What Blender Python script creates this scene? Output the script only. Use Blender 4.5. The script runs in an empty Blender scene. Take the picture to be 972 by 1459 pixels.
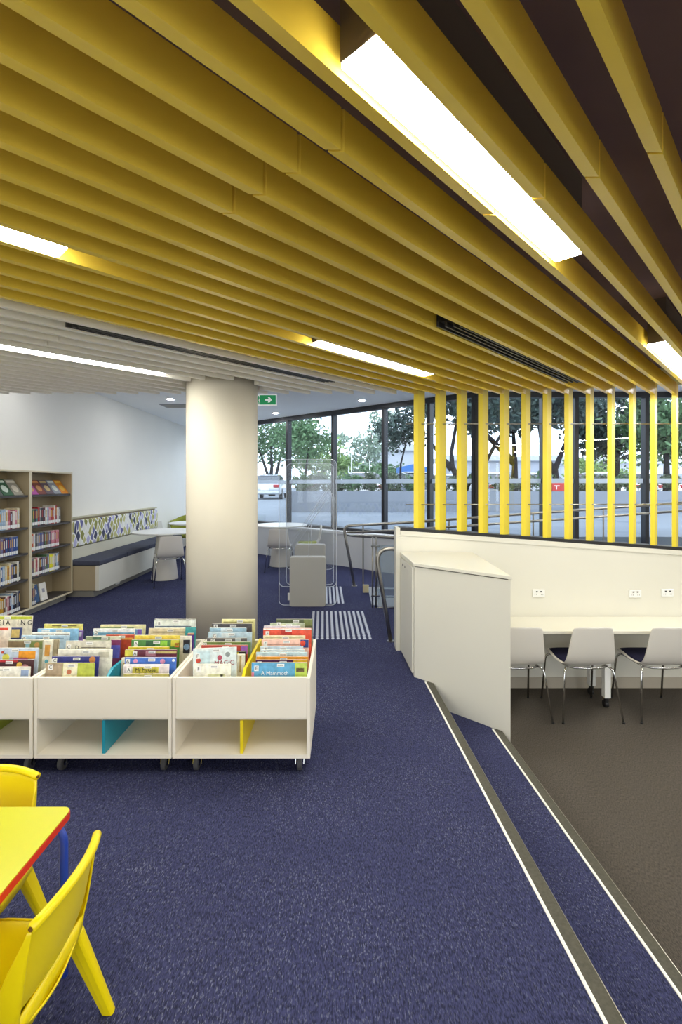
import bpy, bmesh, math, random
from mathutils import Vector, Matrix, Euler
random.seed(7)
C = bpy.context.scene.collection
sc = bpy.context.scene
PI = math.pi

# ------------------------------------------------------------------ camera, world, exposure
F, CX, CY, H = 688.5, 486.0, 690.0, 1.58
cam = bpy.data.objects.new('camera', bpy.data.cameras.new('camera'))
C.objects.link(cam)
cam.location = (0, 0, H); cam.rotation_euler = (PI/2, 0, 0)
cam.data.sensor_fit = 'HORIZONTAL'; cam.data.sensor_width = 24.0; cam.data.lens = 17.0
cam.data.shift_y = -39.5/972.0
cam.data.clip_start = 0.05; cam.data.clip_end = 300
sc.camera = cam
w = bpy.data.worlds.new('overcast_sky'); sc.world = w; w.use_nodes = True
nt = w.node_tree; nt.nodes.clear()
wo = nt.nodes.new('ShaderNodeOutputWorld'); bg = nt.nodes.new('ShaderNodeBackground')
bg.inputs['Color'].default_value = (0.86, 0.93, 1.0, 1); bg.inputs['Strength'].default_value = 3.3
nt.links.new(bg.outputs[0], wo.inputs[0])
sc.view_settings.view_transform = 'Standard'; sc.view_settings.look = 'None'
sc.view_settings.exposure = 0.0; sc.view_settings.gamma = 1.0
sc.view_settings.use_curve_mapping = False
LAMP = 58.0          # radiance of the ceiling light diffusers
try:
    sc.cycles.use_denoising = True
    sc.cycles.max_bounces = 10; sc.cycles.diffuse_bounces = 5; sc.cycles.transparent_max_bounces = 24
    sc.cycles.sample_clamp_indirect = 6.0
except Exception: pass

# ------------------------------------------------------------------ colour + materials
def lin(c): return c/12.92 if c <= 0.04045 else ((c+0.055)/1.055)**2.4
def hexc(h):
    h = h.lstrip('#'); return tuple(lin(int(h[i:i+2], 16)/255) for i in (0, 2, 4))
MATS = {}
def mat(name, col='#ffffff', rough=0.5, metal=0.0, spec=0.5, emit=None, alpha=None, coat=0.0):
    if name in MATS: return MATS[name]
    m = bpy.data.materials.new(name); m.use_nodes = True
    b = m.node_tree.nodes['Principled BSDF']
    c = hexc(col) if isinstance(col, str) else col
    b.inputs['Base Color'].default_value = (*c, 1)
    b.inputs['Roughness'].default_value = rough; b.inputs['Metallic'].default_value = metal
    b.inputs['Specular IOR Level'].default_value = spec
    b.inputs['Coat Weight'].default_value = coat
    if emit is not None:
        b.inputs['Emission Color'].default_value = (*c, 1); b.inputs['Emission Strength'].default_value = emit
    MATS[name] = m; return m
def nodes(m): return m.node_tree.nodes, m.node_tree.links, m.node_tree.nodes['Principled BSDF']
def mottled(name, col, var=0.06, scale=6, rough=0.5, spec=0.4, stretch=(1, 1, 1), bump=0.0):
    """a base colour with a soft procedural variation"""
    if name in MATS: return MATS[name]
    m = mat(name, col, rough, 0, spec); N, L, b = nodes(m)
    tc = N.new('ShaderNodeTexCoord'); mp = N.new('ShaderNodeMapping'); mp.inputs['Scale'].default_value = stretch
    nz = N.new('ShaderNodeTexNoise'); nz.inputs['Scale'].default_value = scale; nz.inputs['Detail'].default_value = 4
    rp = N.new('ShaderNodeValToRGB'); c = hexc(col)
    rp.color_ramp.elements[0].position = 0.3; rp.color_ramp.elements[1].position = 0.7
    rp.color_ramp.elements[0].color = (*[max(0, x*(1-var)) for x in c], 1); rp.color_ramp.elements[1].color = (*[min(1, x*(1+var)) for x in c], 1)
    L.new(tc.outputs['Object'], mp.inputs[0]); L.new(mp.outputs[0], nz.inputs['Vector']); L.new(nz.outputs['Fac'], rp.inputs[0]); L.new(rp.outputs[0], b.inputs['Base Color'])
    if bump:
        bp = N.new('ShaderNodeBump'); bp.inputs['Strength'].default_value = bump; bp.inputs['Distance'].default_value = 0.003
        L.new(nz.outputs['Fac'], bp.inputs['Height']); L.new(bp.outputs[0], b.inputs['Normal'])
    return m
def carpet(name, base, dark, fleck, amt):
    m = mat(name, base, 0.95, 0, 0.1); N, L, b = nodes(m)
    tc = N.new('ShaderNodeTexCoord')
    def noise(scale, stretch, det=2):
        mp = N.new('ShaderNodeMapping'); mp.inputs['Scale'].default_value = stretch
        nz = N.new('ShaderNodeTexNoise'); nz.inputs['Scale'].default_value = scale; nz.inputs['Detail'].default_value = det
        L.new(tc.outputs['Object'], mp.inputs[0]); L.new(mp.outputs[0], nz.inputs['Vector']); return nz
    def ramp(src, p0, p1, c0, c1):
        r = N.new('ShaderNodeValToRGB'); r.color_ramp.elements[0].position = p0; r.color_ramp.elements[1].position = p1
        r.color_ramp.elements[0].color = (*c0, 1); r.color_ramp.elements[1].color = (*c1, 1); L.new(src.outputs['Fac'], r.inputs[0]); return r
    a = ramp(noise(230, (1, 0.3, 1)), 0.34, 0.62, hexc(dark), hexc(base))
    f = ramp(noise(260, (1.0, 0.3, 1), 3), 0.57, 0.68, (0, 0, 0), (1, 1, 1))
    g = ramp(noise(2.2, (1, 1, 1), 3), 0.35, 0.65, (0.25, 0.25, 0.25), (1, 1, 1))
    mu = N.new('ShaderNodeMath'); mu.operation = 'MULTIPLY'; L.new(f.outputs[0], mu.inputs[0]); L.new(g.outputs[0], mu.inputs[1])
    m2 = N.new('ShaderNodeMath'); m2.operation = 'MULTIPLY'; m2.inputs[1].default_value = amt; L.new(mu.outputs[0], m2.inputs[0])
    mx = N.new('ShaderNodeMix'); mx.data_type = 'RGBA'; mx.inputs['B'].default_value = (*hexc(fleck), 1)
    L.new(m2.outputs[0], mx.inputs['Factor']); L.new(a.outputs[0], mx.inputs['A']); L.new(mx.outputs['Result'], b.inputs['Base Color'])
    bp = N.new('ShaderNodeBump'); bp.inputs['Strength'].default_value = 0.3; bp.inputs['Distance'].default_value = 0.002
    L.new(f.outputs[0], bp.inputs['Height']); L.new(bp.outputs[0], b.inputs['Normal'])
    return m
def glassy(name, tint, gloss, extra=0.0, white='#dfe6ee'):
    """thin pane: mostly clear, a mirror share by angle, optional film"""
    m = bpy.data.materials.new(name); m.use_nodes = True; N, L = m.node_tree.nodes, m.node_tree.links; N.clear()
    o = N.new('ShaderNodeOutputMaterial'); t = N.new('ShaderNodeBsdfTransparent'); t.inputs[0].default_value = (*tint, 1)
    g = N.new('ShaderNodeBsdfGlossy'); g.inputs['Roughness'].default_value = 0.02; g.inputs['Color'].default_value = (1, 1, 1, 1)
    lw = N.new('ShaderNodeLayerWeight'); pw = N.new('ShaderNodeMath'); pw.operation = 'POWER'; pw.inputs[1].default_value = 5
    fr = N.new('ShaderNodeMath'); fr.operation = 'MULTIPLY_ADD'; f0 = ((gloss-1)/(gloss+1))**2; fr.inputs[1].default_value = 1-f0; fr.inputs[2].default_value = f0
    L.new(lw.outputs['Facing'], pw.inputs[0]); L.new(pw.outputs[0], fr.inputs[0])
    mx = N.new('ShaderNodeMixShader'); L.new(fr.outputs[0], mx.inputs[0]); L.new(t.outputs[0], mx.inputs[1]); L.new(g.outputs[0], mx.inputs[2])
    last = mx
    if extra:
        d = N.new('ShaderNodeBsdfTranslucent'); d.inputs[0].default_value = (*hexc(white), 1)
        d2 = N.new('ShaderNodeBsdfDiffuse'); d2.inputs[0].default_value = (*hexc(white), 1)
        a = N.new('ShaderNodeMixShader'); a.inputs[0].default_value = 0.5; L.new(d.outputs[0], a.inputs[1]); L.new(d2.outputs[0], a.inputs[2])
        m2 = N.new('ShaderNodeMixShader'); m2.inputs[0].default_value = extra; L.new(mx.outputs[0], m2.inputs[1]); L.new(a.outputs[0], m2.inputs[2]); last = m2
    L.new(last.outputs[0], o.inputs[0]); MATS[name] = m; return m
def hexfabric(name):
    m = mat(name, '#c9c9c4', 0.85, 0, 0.2); N, L, b = nodes(m)
    tc = N.new('ShaderNodeTexCoord'); mp = N.new('ShaderNodeMapping'); mp.inputs['Scale'].default_value = (0.01, 12.0, 7.5); mp.inputs['Rotation'].default_value = (0.72, 0, 0)
    L.new(tc.outputs['Object'], mp.inputs[0])
    v = N.new('ShaderNodeTexVoronoi'); v.feature = 'DISTANCE_TO_EDGE'; v.inputs['Scale'].default_value = 1.0; v.inputs['Randomness'].default_value = 0.42
    v2 = N.new('ShaderNodeTexVoronoi'); v2.feature = 'F1'; v2.inputs['Scale'].default_value = 1.0; v2.inputs['Randomness'].default_value = 0.42
    L.new(mp.outputs[0], v.inputs['Vector']); L.new(mp.outputs[0], v2.inputs['Vector'])
    r = N.new('ShaderNodeValToRGB'); r.color_ramp.interpolation = 'CONSTANT'; cr = r.color_ramp
    cols = ['#a8a566', '#4c4f66', '#b9b6d6', '#8f9052', '#e4e3de', '#6f6f9e', '#c4bf86']
    cr.elements[0].color = (*hexc(cols[0]), 1); cr.elements[1].position = 0.2; cr.elements[1].color = (*hexc(cols[1]), 1)
    for i, c in enumerate(cols[2:]):
        e = cr.elements.new(0.32+0.11*i); e.color = (*hexc(c), 1)
    sp = N.new('ShaderNodeSeparateColor'); L.new(v2.outputs['Color'], sp.inputs[0]); L.new(sp.outputs[0], r.inputs[0])
    e = N.new('ShaderNodeMath'); e.operation = 'LESS_THAN'; e.inputs[1].default_value = 0.085; L.new(v.outputs['Distance'], e.inputs[0])
    mx = N.new('ShaderNodeMix'); mx.data_type = 'RGBA'; mx.inputs['B'].default_value = (*hexc('#efeee8'), 1)
    L.new(e.outputs[0], mx.inputs['Factor']); L.new(r.outputs[0], mx.inputs['A']); L.new(mx.outputs['Result'], b.inputs['Base Color'])
    return m

M_BLUE = carpet('navy_carpet', '#3f4266', '#26283f', '#9fa3b8', 0.4)
M_GREY = carpet('grey_brown_carpet', '#5b554f', '#44403b', '#837a70', 0.25)
M_YEL = mottled('yellow_batten_paint', '#f2d250', 0.03, 3, 0.27, 0.75)
M_YPOST = mottled('yellow_post_paint', '#e6d038', 0.03, 3, 0.42, 0.4)
M_CREAM = mottled('cream_batten_paint', '#f7f3e9', 0.02, 3, 0.3, 0.6)
M_PLEN = mottled('dark_plenum_paint', '#75636a', 0.12, 2, 0.9, 0.1)
M_WALL = mottled('white_wall_paint', '#efece4', 0.015, 1.5, 0.7, 0.2)
M_CEIL = mottled('white_ceiling_paint', '#eef0f2', 0.015, 1.5, 0.8, 0.2)
M_LAM = mottled('cream_laminate', '#dedbcf', 0.012, 2, 0.35, 0.4)
M_COL = mottled('column_plaster', '#ddd6c6', 0.02, 2.5, 0.55, 0.3)
M_BIN = mottled('bin_laminate', '#efe8da', 0.012, 4, 0.4, 0.4)
M_BLACK = mat('black_trim', '#1d1c1e', 0.5)
M_FRAME = mat('dark_window_frame', '#23252b', 0.45)
M_NOSE = mottled('nosing_grit', '#55534a', 0.15, 90, 0.85, 0.2)
M_WHITE = mat('white_plastic', '#efefec', 0.35)
M_SHELL = mat('pale_grey_chair_shell', '#d8d3cb', 0.4)
M_STEEL = mat('brushed_steel', '#a7a39c', 0.3, 1.0)
M_CHROME = mat('chrome', '#c8c8c6', 0.12, 1.0)
M_NAVYF = mottled('navy_upholstery', '#22223a', 0.2, 60, 0.9, 0.15)
M_DKUP = mottled('charcoal_upholstery', '#474a5a', 0.12, 50, 0.75, 0.25)
M_GREENF = mottled('lime_upholstery', '#9aa044', 0.12, 50, 0.85, 0.2)
M_WOOD = mottled('beige_laminate', '#ab9b7d', 0.03, 5, 0.5, 0.3)
M_EDGE = mottled('cream_edging', '#d9cfb4', 0.03, 5, 0.5, 0.3)
M_SHELF = mat('dark_grey_shelf', '#4a4644', 0.6)
M_KICK = mat('grey_kickboard', '#9a978f', 0.45, 0.3)
M_SILL = mottled('white_sill_paint', '#dfe0e2', 0.015, 2, 0.5, 0.3)
M_LED = mat('light_diffuser', '#fcfaee', 0.5, emit=LAMP)
M_DOWN = mat('downlight_diffuser', '#ffffff', 0.5, emit=260)
M_HOUSE = mat('fixture_housing', '#4b4038', 0.6)
M_GLASS = glassy('window_glass', (0.90, 0.94, 0.985), 1.5)
M_FROST = glassy('frosted_film', (0.9, 0.93, 0.95), 1.3, 0.72)
M_ACRYL = glassy('clear_acrylic', (0.965, 0.97, 0.975), 1.3, 0.025, '#e9edf2')
M_ACEDGE = mat('acrylic_edge', '#dfe4ea', 0.3)
M_BGLASS = glassy('balustrade_glass', (0.8, 0.85, 0.88), 1.4, 0.22, '#b9c0c8')
M_KYEL = mottled('yellow_plastic', '#f0d800', 0.01, 3, 0.3, 0.5)
M_KTAB = mottled('yellow_laminate', '#c9c80e', 0.015, 5, 0.3, 0.5)
M_RED = mat('red_edging', '#d3341c', 0.4)
M_KBLUE = mat('blue_powdercoat', '#2c4bb8', 0.35)
M_TEAL = mat('teal_divider', '#1f93ab', 0.4)
M_YDIV = mat('yellow_divider', '#ecd313', 0.4)
M_RUB = mat('grey_rubber', '#4a4a4c', 0.6)
M_DARK = mat('dark_plastic', '#1a1a1c', 0.5)
M_PAPER = mat('page_paper', '#ece6d8', 0.8)
M_HEX = hexfabric('hexagon_fabric')
M_TACT = mat('silver_tactile_stud', '#c9ccd6', 0.4, 0.3)
M_GREEN = mat('exit_green', '#0f8a50', 0.5, emit=0.35)
M_SIGNW = mat('exit_white', '#f4f6f4', 0.5, emit=0.3)
def printed(col): return mottled('print_'+col.lstrip('#'), col, .22, 34, .4, .4)
def flat(col, rough=0.55): return mat('paint_'+col.lstrip('#'), col, rough)

# ------------------------------------------------------------------ mesh builder
WLOC = {}
class MB:
    def __init__(s): s.v, s.f, s.m, s.mi = [], [], [], 0
    def add(s, vs, fs):
        o = len(s.v); s.v += [tuple(v) for v in vs]
        for f in fs: s.f.append(tuple(i+o for i in f)); s.m.append(s.mi)
        return s
    def mat(s, i): s.mi = i; return s
    def box(s, x0, x1, y0, y1, z0, z1):
        return s.prism([(x0, y0), (x1, y0), (x1, y1), (x0, y1)], z0, z1)
    def prism(s, p, z0, z1):
        n = len(p)
        a = sum(p[i][0]*p[(i+1) % n][1]-p[(i+1) % n][0]*p[i][1] for i in range(n))
        if a < 0: p = p[::-1]
        zz0 = z0 if isinstance(z0, (list, tuple)) else [z0]*n
        zz1 = z1 if isinstance(z1, (list, tuple)) else [z1]*n
        vs = [(x, y, zz0[i]) for i, (x, y) in enumerate(p)]+[(x, y, zz1[i]) for i, (x, y) in enumerate(p)]
        return s.add(vs, [tuple(range(n-1, -1, -1)), tuple(range(n, 2*n))]+[(i, (i+1) % n, n+(i+1) % n, n+i) for i in range(n)])
    def extr(s, p, axis, a0, a1):
        """2-D outline p extruded along an axis: axis 'x' -> p is (y,z); 'y' -> p is (x,z)"""
        n = len(p)
        f = (lambda q, t: (t, q[0], q[1])) if axis == 'x' else (lambda q, t: (q[0], t, q[1]))
        vs = [f(q, a0) for q in p]+[f(q, a1) for q in p]
        return s.add(vs, [tuple(range(n)), tuple(range(2*n-1, n-1, -1))]+[(i, n+i, n+(i+1) % n, (i+1) % n) for i in range(n)])
    def tube(s, pts, r, seg=10, cap=True):
        P = [Vector(p) for p in pts]; n = len(P)
        R = r if isinstance(r, (list, tuple)) else [r]*n
        rings = []; up = None
        for i in range(n):
            t = (P[min(i+1, n-1)]-P[max(i-1, 0)]).normalized()
            if up is None:
                up = Vector((0, 0, 1)) if abs(t.z) < 0.9 else Vector((1, 0, 0))
            a = (up - t*up.dot(t)).normalized(); up = a; b = t.cross(a)
            rings.append([P[i]+(a*math.cos(2*PI*k/seg)+b*math.sin(2*PI*k/seg))*R[i] for k in range(seg)])
        vs = [v for rg in rings for v in rg]
        fs = [(i*seg+k, i*seg+(k+1) % seg, (i+1)*seg+(k+1) % seg, (i+1)*seg+k) for i in range(n-1) for k in range(seg)]
        if cap: fs += [tuple(range(seg-1, -1, -1)), tuple(range((n-1)*seg, n*seg))]
        return s.add(vs, fs)
    def lathe(s, prof, cx, cy, seg=32):
        n = len(prof)
        vs = [(cx+r*math.cos(2*PI*k/seg), cy+r*math.sin(2*PI*k/seg), z) for r, z in prof for k in range(seg)]
        fs = [(i*seg+k, i*seg+(k+1) % seg, (i+1)*seg+(k+1) % seg, (i+1)*seg+k) for i in range(n-1) for k in range(seg)]
        fs += [tuple(range(seg-1, -1, -1)), tuple(range((n-1)*seg, n*seg))]
        return s.add(vs, fs)
    def disc(s, c, r, ax, h, seg=20):
        """short cylinder centred at c with its axis along 'x' or 'y'"""
        o = {'x': (lambda a, b, t: (c[0]+t, c[1]+a, c[2]+b)), 'y': (lambda a, b, t: (c[0]+a, c[1]+t, c[2]+b)), 'z': (lambda a, b, t: (c[0]+a, c[1]+b, c[2]+t))}[ax]
        vs = [o(r*math.cos(2*PI*k/seg), r*math.sin(2*PI*k/seg), t) for t in (-h/2, h/2) for k in range(seg)]
        return s.add(vs, [tuple(range(seg)), tuple(range(2*seg-1, seg-1, -1))]+[(k, seg+k, seg+(k+1) % seg, (k+1) % seg) for k in range(seg)])
    def grid(s, rows):
        """sheet through rows of points"""
        n, k = len(rows), len(rows[0])
        return s.add([p for r in rows for p in r], [(i*k+j, i*k+j+1, (i+1)*k+j+1, (i+1)*k+j) for i in range(n-1) for j in range(k-1)])
    def build(s, name, mats, parent=None, smooth=False, bevel=0, seg=2, solid=0, subd=0, origin=None):
        me = bpy.data.meshes.new(name)
        if parent is not None: org = WLOC[parent.name]
        elif origin is not None: org = Vector(origin)
        else:
            xs, ys, zs = zip(*s.v); org = Vector(((min(xs)+max(xs))/2, (min(ys)+max(ys))/2, min(zs)))
        me.from_pydata([(x-org[0], y-org[1], z-org[2]) for x, y, z in s.v], [], s.f)
        for m in (mats if isinstance(mats, (list, tuple)) else [mats]): me.materials.append(m)
        for p, i in zip(me.polygons, s.m): p.material_index = i; p.use_smooth = smooth
        bm = bmesh.new(); bm.from_mesh(me); bmesh.ops.recalc_face_normals(bm, faces=bm.faces); bm.to_mesh(me); bm.free()
        ob = bpy.data.objects.new(name, me); C.objects.link(ob)
        if parent is not None: ob.parent = parent; WLOC[ob.name] = org
        else: ob.location = org; WLOC[ob.name] = org
        if solid:
            md = ob.modifiers.new('Solidify', 'SOLIDIFY'); md.thickness = solid; md.offset = 0
        if bevel:
            md = ob.modifiers.new('Bevel', 'BEVEL'); md.width = bevel; md.segments = seg; md.limit_method = 'ANGLE'; md.angle_limit = 0.6
        if subd:
            md = ob.modifiers.new('Subdivision', 'SUBSURF'); md.levels = subd; md.render_levels = subd
        return ob
def tag(o, label=None, cat=None, group=None, kind=None):
    if label: o['label'] = label
    if cat: o['category'] = cat
    if group: o['group'] = group
    if kind: o['kind'] = kind
    return o
def thing(name, loc, label, cat, group=None):
    o = bpy.data.objects.new(name, None); C.objects.link(o); o.location = loc; WLOC[o.name] = Vector(loc)
    o.empty_display_size = 0.1
    return tag(o, label, cat, group)
def struct(name, mb, m, **k): return tag(mb.build(name, m, **k), kind='structure')
def dup(root, loc, rotz=0.0, label=None, group=None):
    def cp(o, par):
        c = o.copy(); C.objects.link(c)
        if par is not None: c.parent = par
        for ch in o.children: cp(ch, c)
        return c
    r = cp(root, None); r.location = loc; r.rotation_euler = (0, 0, rotz)
    if label: r['label'] = label
    if group: r['group'] = group
    return r
def at(px, py, Y): return Vector(((px-CX)/F*Y, Y, H-(py-CY)*Y/F))
def arc(p, c, n, n2=6):
    """rounded corner: quadratic from p to n round control c"""
    p, c, n = Vector(p), Vector(c), Vector(n)
    return [(p*(1-t)**2+c*2*t*(1-t)+n*t*t) for t in [i/n2 for i in range(n2+1)]]

def text(body, size, m, parent, loc, rot=(PI/2, 0, 0), name='lettering', align='CENTER'):
    cu = bpy.data.curves.new(name, 'FONT'); cu.body = body; cu.size = size; cu.align_x = align; cu.align_y = 'CENTER'
    cu.extrude = 0.0004; cu.resolution_u = 2
    t = bpy.data.objects.new('source_lettering', cu); C.objects.link(t); bpy.context.view_layer.update()
    me = bpy.data.meshes.new_from_object(t.evaluated_get(bpy.context.evaluated_depsgraph_get()))
    bpy.data.objects.remove(t); bpy.data.curves.remove(cu)
    me.materials.clear(); me.materials.append(m)
    o = bpy.data.objects.new(name, me); C.objects.link(o); o.parent = parent; o.location = loc; o.rotation_euler = rot
    return o

# ------------------------------------------------------------------ setting: floors, walls, ceilings
ZL = -0.355; ZT = -0.1775
def n1(y): return 0.7970-0.0411*y+0.0305           # left line of the upper nosing
def n2(y): return 1.2275-0.0417*y
N1W, N2W = 0.061, 0.060
YW, YWB = 4.60, 4.75                             # front and back of the low wall
GX0, GXK, YK = -4.0, 2.14, 7.714
def gl(x): return 9.563-0.864*x                  # plan line of the angled glazing
mb = MB()
mb.prism([(-4.0, -.8), (n1(-.8)+N1W-.004, -.8), (n1(4.6)+N1W-.004, 4.6), (0.60, 4.6), (0.60, 7.75), (2.1, 7.75), (-4.0, gl(-4)+.02)], -0.34, 0.0)
struct('floor', mb, M_BLUE)
mb = MB(); mb.prism([(n1(-5)+N1W, -5), (n2(-5)+N2W-.004, -5), (n2(4.6)+N2W-.004, 4.6), (n1(4.6)+N1W, 4.6)], ZL, ZT)
struct('floor_step', mb, M_BLUE)
mb = MB(); mb.prism([(n2(-5)+N2W, -5), (7, -5), (7, 4.6), (n2(4.6)+N2W, 4.6)], ZL-0.1, ZL)
struct('floor_lower', mb, M_GREY)
for k, (fn, W, zt) in enumerate(((n1, N1W, 0.0), (n2, N2W, ZT))):
    mb = MB(); y0, y1 = -5, (3.86 if k == 0 else 3.47)
    mb.mat(0).prism([(fn(y0), y0), (fn(y0)+.012, y0), (fn(y1)+.012, y1), (fn(y1), y1)], zt, zt+0.004)
    mb.mat(1).prism([(fn(y0)+.012, y0), (fn(y0)+W, y0), (fn(y1)+W, y1), (fn(y1)+.012, y1)], zt, zt+0.004)
    mb.mat(2).prism([(fn(y0)+W, y0), (fn(y0)+W+.002, y0), (fn(y1)+W+.002, y1), (fn(y1)+W, y1)], zt-.012, zt+0.005)
    struct('trim_%d' % (k+1), mb, [mat('nosing_white', '#eceae4', .5), M_NOSE, M_STEEL])
# ramps behind the low wall
mb = MB(); mb.prism([(0.60, YWB), (7, YWB), (7, 6.15), (0.60, 6.15)], -1.0, [0, -.43, -.43, 0]); struct('floor_ramp_down', mb, M_BLUE)
mb = MB(); mb.prism([(0.60, 6.17), (7, 6.17), (7, 7.75), (0.60, 7.75)], -1.0, [0, .45, .45, 0]); struct('floor_ramp_up', mb, M_BLUE)
# walls
struct('wall_left', MB().box(-4.15, -4.0, -5, gl(-4)+.1, -.3, 3.3), M_WALL)
mb = MB(); mb.box(-4.15, 7.1, -5.15, -5, -.5, .25); mb.box(-4.15, 7.1, -5.15, -5, 2.5, 3.3)
for xx in (-4.15, -1.4, 1.3, 4.1, 6.95): mb.box(xx, xx+.15, -5.15, -5, .25, 2.5)
struct('wall_back', mb, M_WALL)  # unseen wall, its openings added to let daylight in
struct('floor_bounce', MB().prism([(-4.0, -5), (n1(-5)+N1W-.004, -5), (n1(-.8)+N1W-.004, -.8), (-4.0, -.8)], -.34, 0.0), mottled('pale_bounce_floor', '#d9d4c8', .04, 2, .5))  # unseen pale floor added to bounce lamp light up to the battens
struct('ground_back', MB().box(-20, 20, -40, -5.2, -.6, -.4), mottled('pale_bounce_ground', '#c9c6bd', .06, 1, .8, .2))  # unseen pale ground added to bounce daylight in through the back openings
struct('wall_right', MB().box(7.0, 7.15, -5, 7.8, -1, 3.3), M_WALL)
struct('ceiling', MB().box(-4.0, 7.0, -5, YWB, 2.72, 2.9), M_PLEN)
struct('ceiling_back', MB().prism([(-4.0, YWB+.06), (7, YWB+.06), (7, 7.9), (GXK, 7.9), (-4.0, gl(-4)+.3)], 3.06, 3.2), M_CEIL)
struct('wall_bulkhead', MB().box(-4.0, 7.0, YWB, YWB+.06, 2.56, 3.2), M_CEIL)

# low wall with a sloping top
def wt(x): return 1.172-(x-.539)*0.0714
XA, XB = 0.5265, 6.9
mb = MB()
mb.extr([(XA, 0.0), (0.75, 0.0), (0.75, ZT), (1.16, ZT), (1.16, ZL), (XB, ZL), (XB, wt(XB)-.03), (XA, wt(XA)-.03)], 'y', YW, YWB)
wl = struct('wall_low', mb, M_LAM)
mb = MB(); mb.extr([(XA+.03, wt(XA+.03)-.03), (XB, wt(XB)-.03), (XB, wt(XB)), (XA+.03, wt(XA+.03))], 'y', YW-.004, YWB+.004)
struct('trim_3', mb, M_BLACK)
mb = MB(); mb.extr([(XA+.04, wt(XA+.04)-.075), (XB, wt(XB)-.075), (XB, wt(XB)-.03), (XA+.04, wt(XA+.04)-.03)], 'y', YW-.008, YW)
mb.box(XA-.004, XA+.035, YW-.012, YWB+.003, 0.0, wt(XA)-.005); struct('trim_4', mb, M_LAM)
struct('baseboard_front', MB().box(1.24, XB, YW-.012, YW, ZL, ZL+.10), mat('grey_skirting', '#b5ac9c', .5))

# ------------------------------------------------------------------ glazing
def glazing(name, A, B, z0, mull, zhead=2.97, ztop=3.06):
    A, B = Vector((*A, 0)), Vector((*B, 0)); d = (B-A).normalized(); nrm = Vector((-d.y, d.x, 0))
    L = (B-A).length
    def bx(m_, s0, s1, t0, t1, za, zb):
        q = [A+d*s0+nrm*t0, A+d*s1+nrm*t0, A+d*s1+nrm*t1, A+d*s0+nrm*t1]; m_.prism([(p.x, p.y) for p in q], za, zb)
    r = thing(name, (A.x, A.y, z0), None, None); r['kind'] = 'structure'
    m_ = MB(); bx(m_, 0, L, 0, .1, zhead, ztop); bx(m_, 0, L, 0, .1, z0, z0+.05); m_.build('window_frame', M_FRAME, r)
    ss = [0.03]+mull+[L-.03]
    for s in ss:
        m_ = MB(); bx(m_, s-.03, s+.03, -.01, .11, z0+.05, zhead); m_.build('mullion', M_FRAME, r)
    for s0, s1 in zip(ss[:-1], ss[1:]):
        m_ = MB(); bx(m_, s0+.03, s1-.03, .05, .052, z0+.05, zhead); g = m_.build('pane', M_GLASS, r)
        m_ = MB(); bx(m_, s0+.03, s1-.03, .046, .049, 1.60, 1.672); m_.build('frosted_band', M_FROST, g)
    return r
def s_at(px):                                       # distance along the angled glazing of an image column
    k = (px-CX)/F; y = 9.563/(1+.864*k); x = k*y
    return math.hypot(x-GX0, y-gl(GX0))
glazing('window_1', (GX0, gl(GX0)), (GXK, YK), 0.67, [s_at(q) for q in (300, 352, 409, 474, 546, 611)])
def sx(px): return (px-CX)/F*YK-GXK
glazing('window_2', (GXK, YK), (7.0, YK), 0.10, [sx(q) for q in (775, 822, 922, 1020)])
# low sill wall beneath the angled glazing
d = Vector((GXK-GX0, YK-gl(GX0), 0)).normalized(); n_ = Vector((d.y, -d.x, 0))
A = Vector((GX0, gl(GX0), 0)); B = Vector((GXK, YK, 0))
def strip(m_, t0, t1, za, zb):
    m_.prism([((A+n_*t0).x, (A+n_*t0).y), ((B+n_*t0).x, (B+n_*t0).y), ((B+n_*t1).x, (B+n_*t1).y), ((A+n_*t1).x, (A+n_*t1).y)], za, zb)
mb = MB(); strip(mb, .0, .16, -.3, .62); struct('wall_sill', mb, M_SILL)
mb = MB(); strip(mb, -.1, .19, .62, .67); struct('trim_5', mb, M_SILL)

# ------------------------------------------------------------------ slatted ceiling
ZC, BH, TX = 2.437, 0.11, 0.0415
US = 0.9506                                         # dX per dY of the battens
PX0, PP = 0.6935, 0.2051
def bx_at(i, y): return PX0+PP*i-US*(YW-y)
def batten_piece(m_, i, y0, y1, z0=ZC, z1=ZC+BH):
    m_.prism([(bx_at(i, y0), y0), (bx_at(i, y0)+TX, y0), (bx_at(i, y1)+TX, y1), (bx_at(i, y1), y1)], z0, z1)
COLC, COLR = (-1.05, 4.275), 0.307
# joints seen in the photograph: image points on the lower left edge of a batten
JOINT = {}
for px, py in ((328, 304), (370.4, 278), (419, 247), (471, 215), (760, 283), (835, 253), (922.5, 218.6), (700, 306)):
    y = (ZC-H)*F/(CY-py); x = (px-CX)/F*y
    JOINT[round((x+US*(YW-y)-PX0)/PP)] = y
for px, py in ((91, 487), (79, 493), (239, 505), (272, 493), (290, 488)):
    y = (ZC-H)*F/(CY-py); x = (px-CX)/F*y
    JOINT[round((x+US*(YW-y)-PX0)/PP)] = y
ORD = ['first', 'second', 'third', 'fourth', 'fifth', 'sixth', 'seventh', 'eighth', 'ninth', 'tenth', 'eleventh', 'twelfth', 'thirteenth', 'fourteenth', 'fifteenth',
       'sixteenth', 'seventeenth', 'eighteenth', 'nineteenth', 'twentieth', 'twenty-first', 'twenty-second', 'twenty-third', 'twenty-fourth', 'twenty-fifth', 'twenty-sixth']
def clip_start(i):
    y = -1.15
    yl = YW-(PX0+PP*i+3.96)/US                      # where the line meets the left wall
    return max(y, yl)
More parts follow.
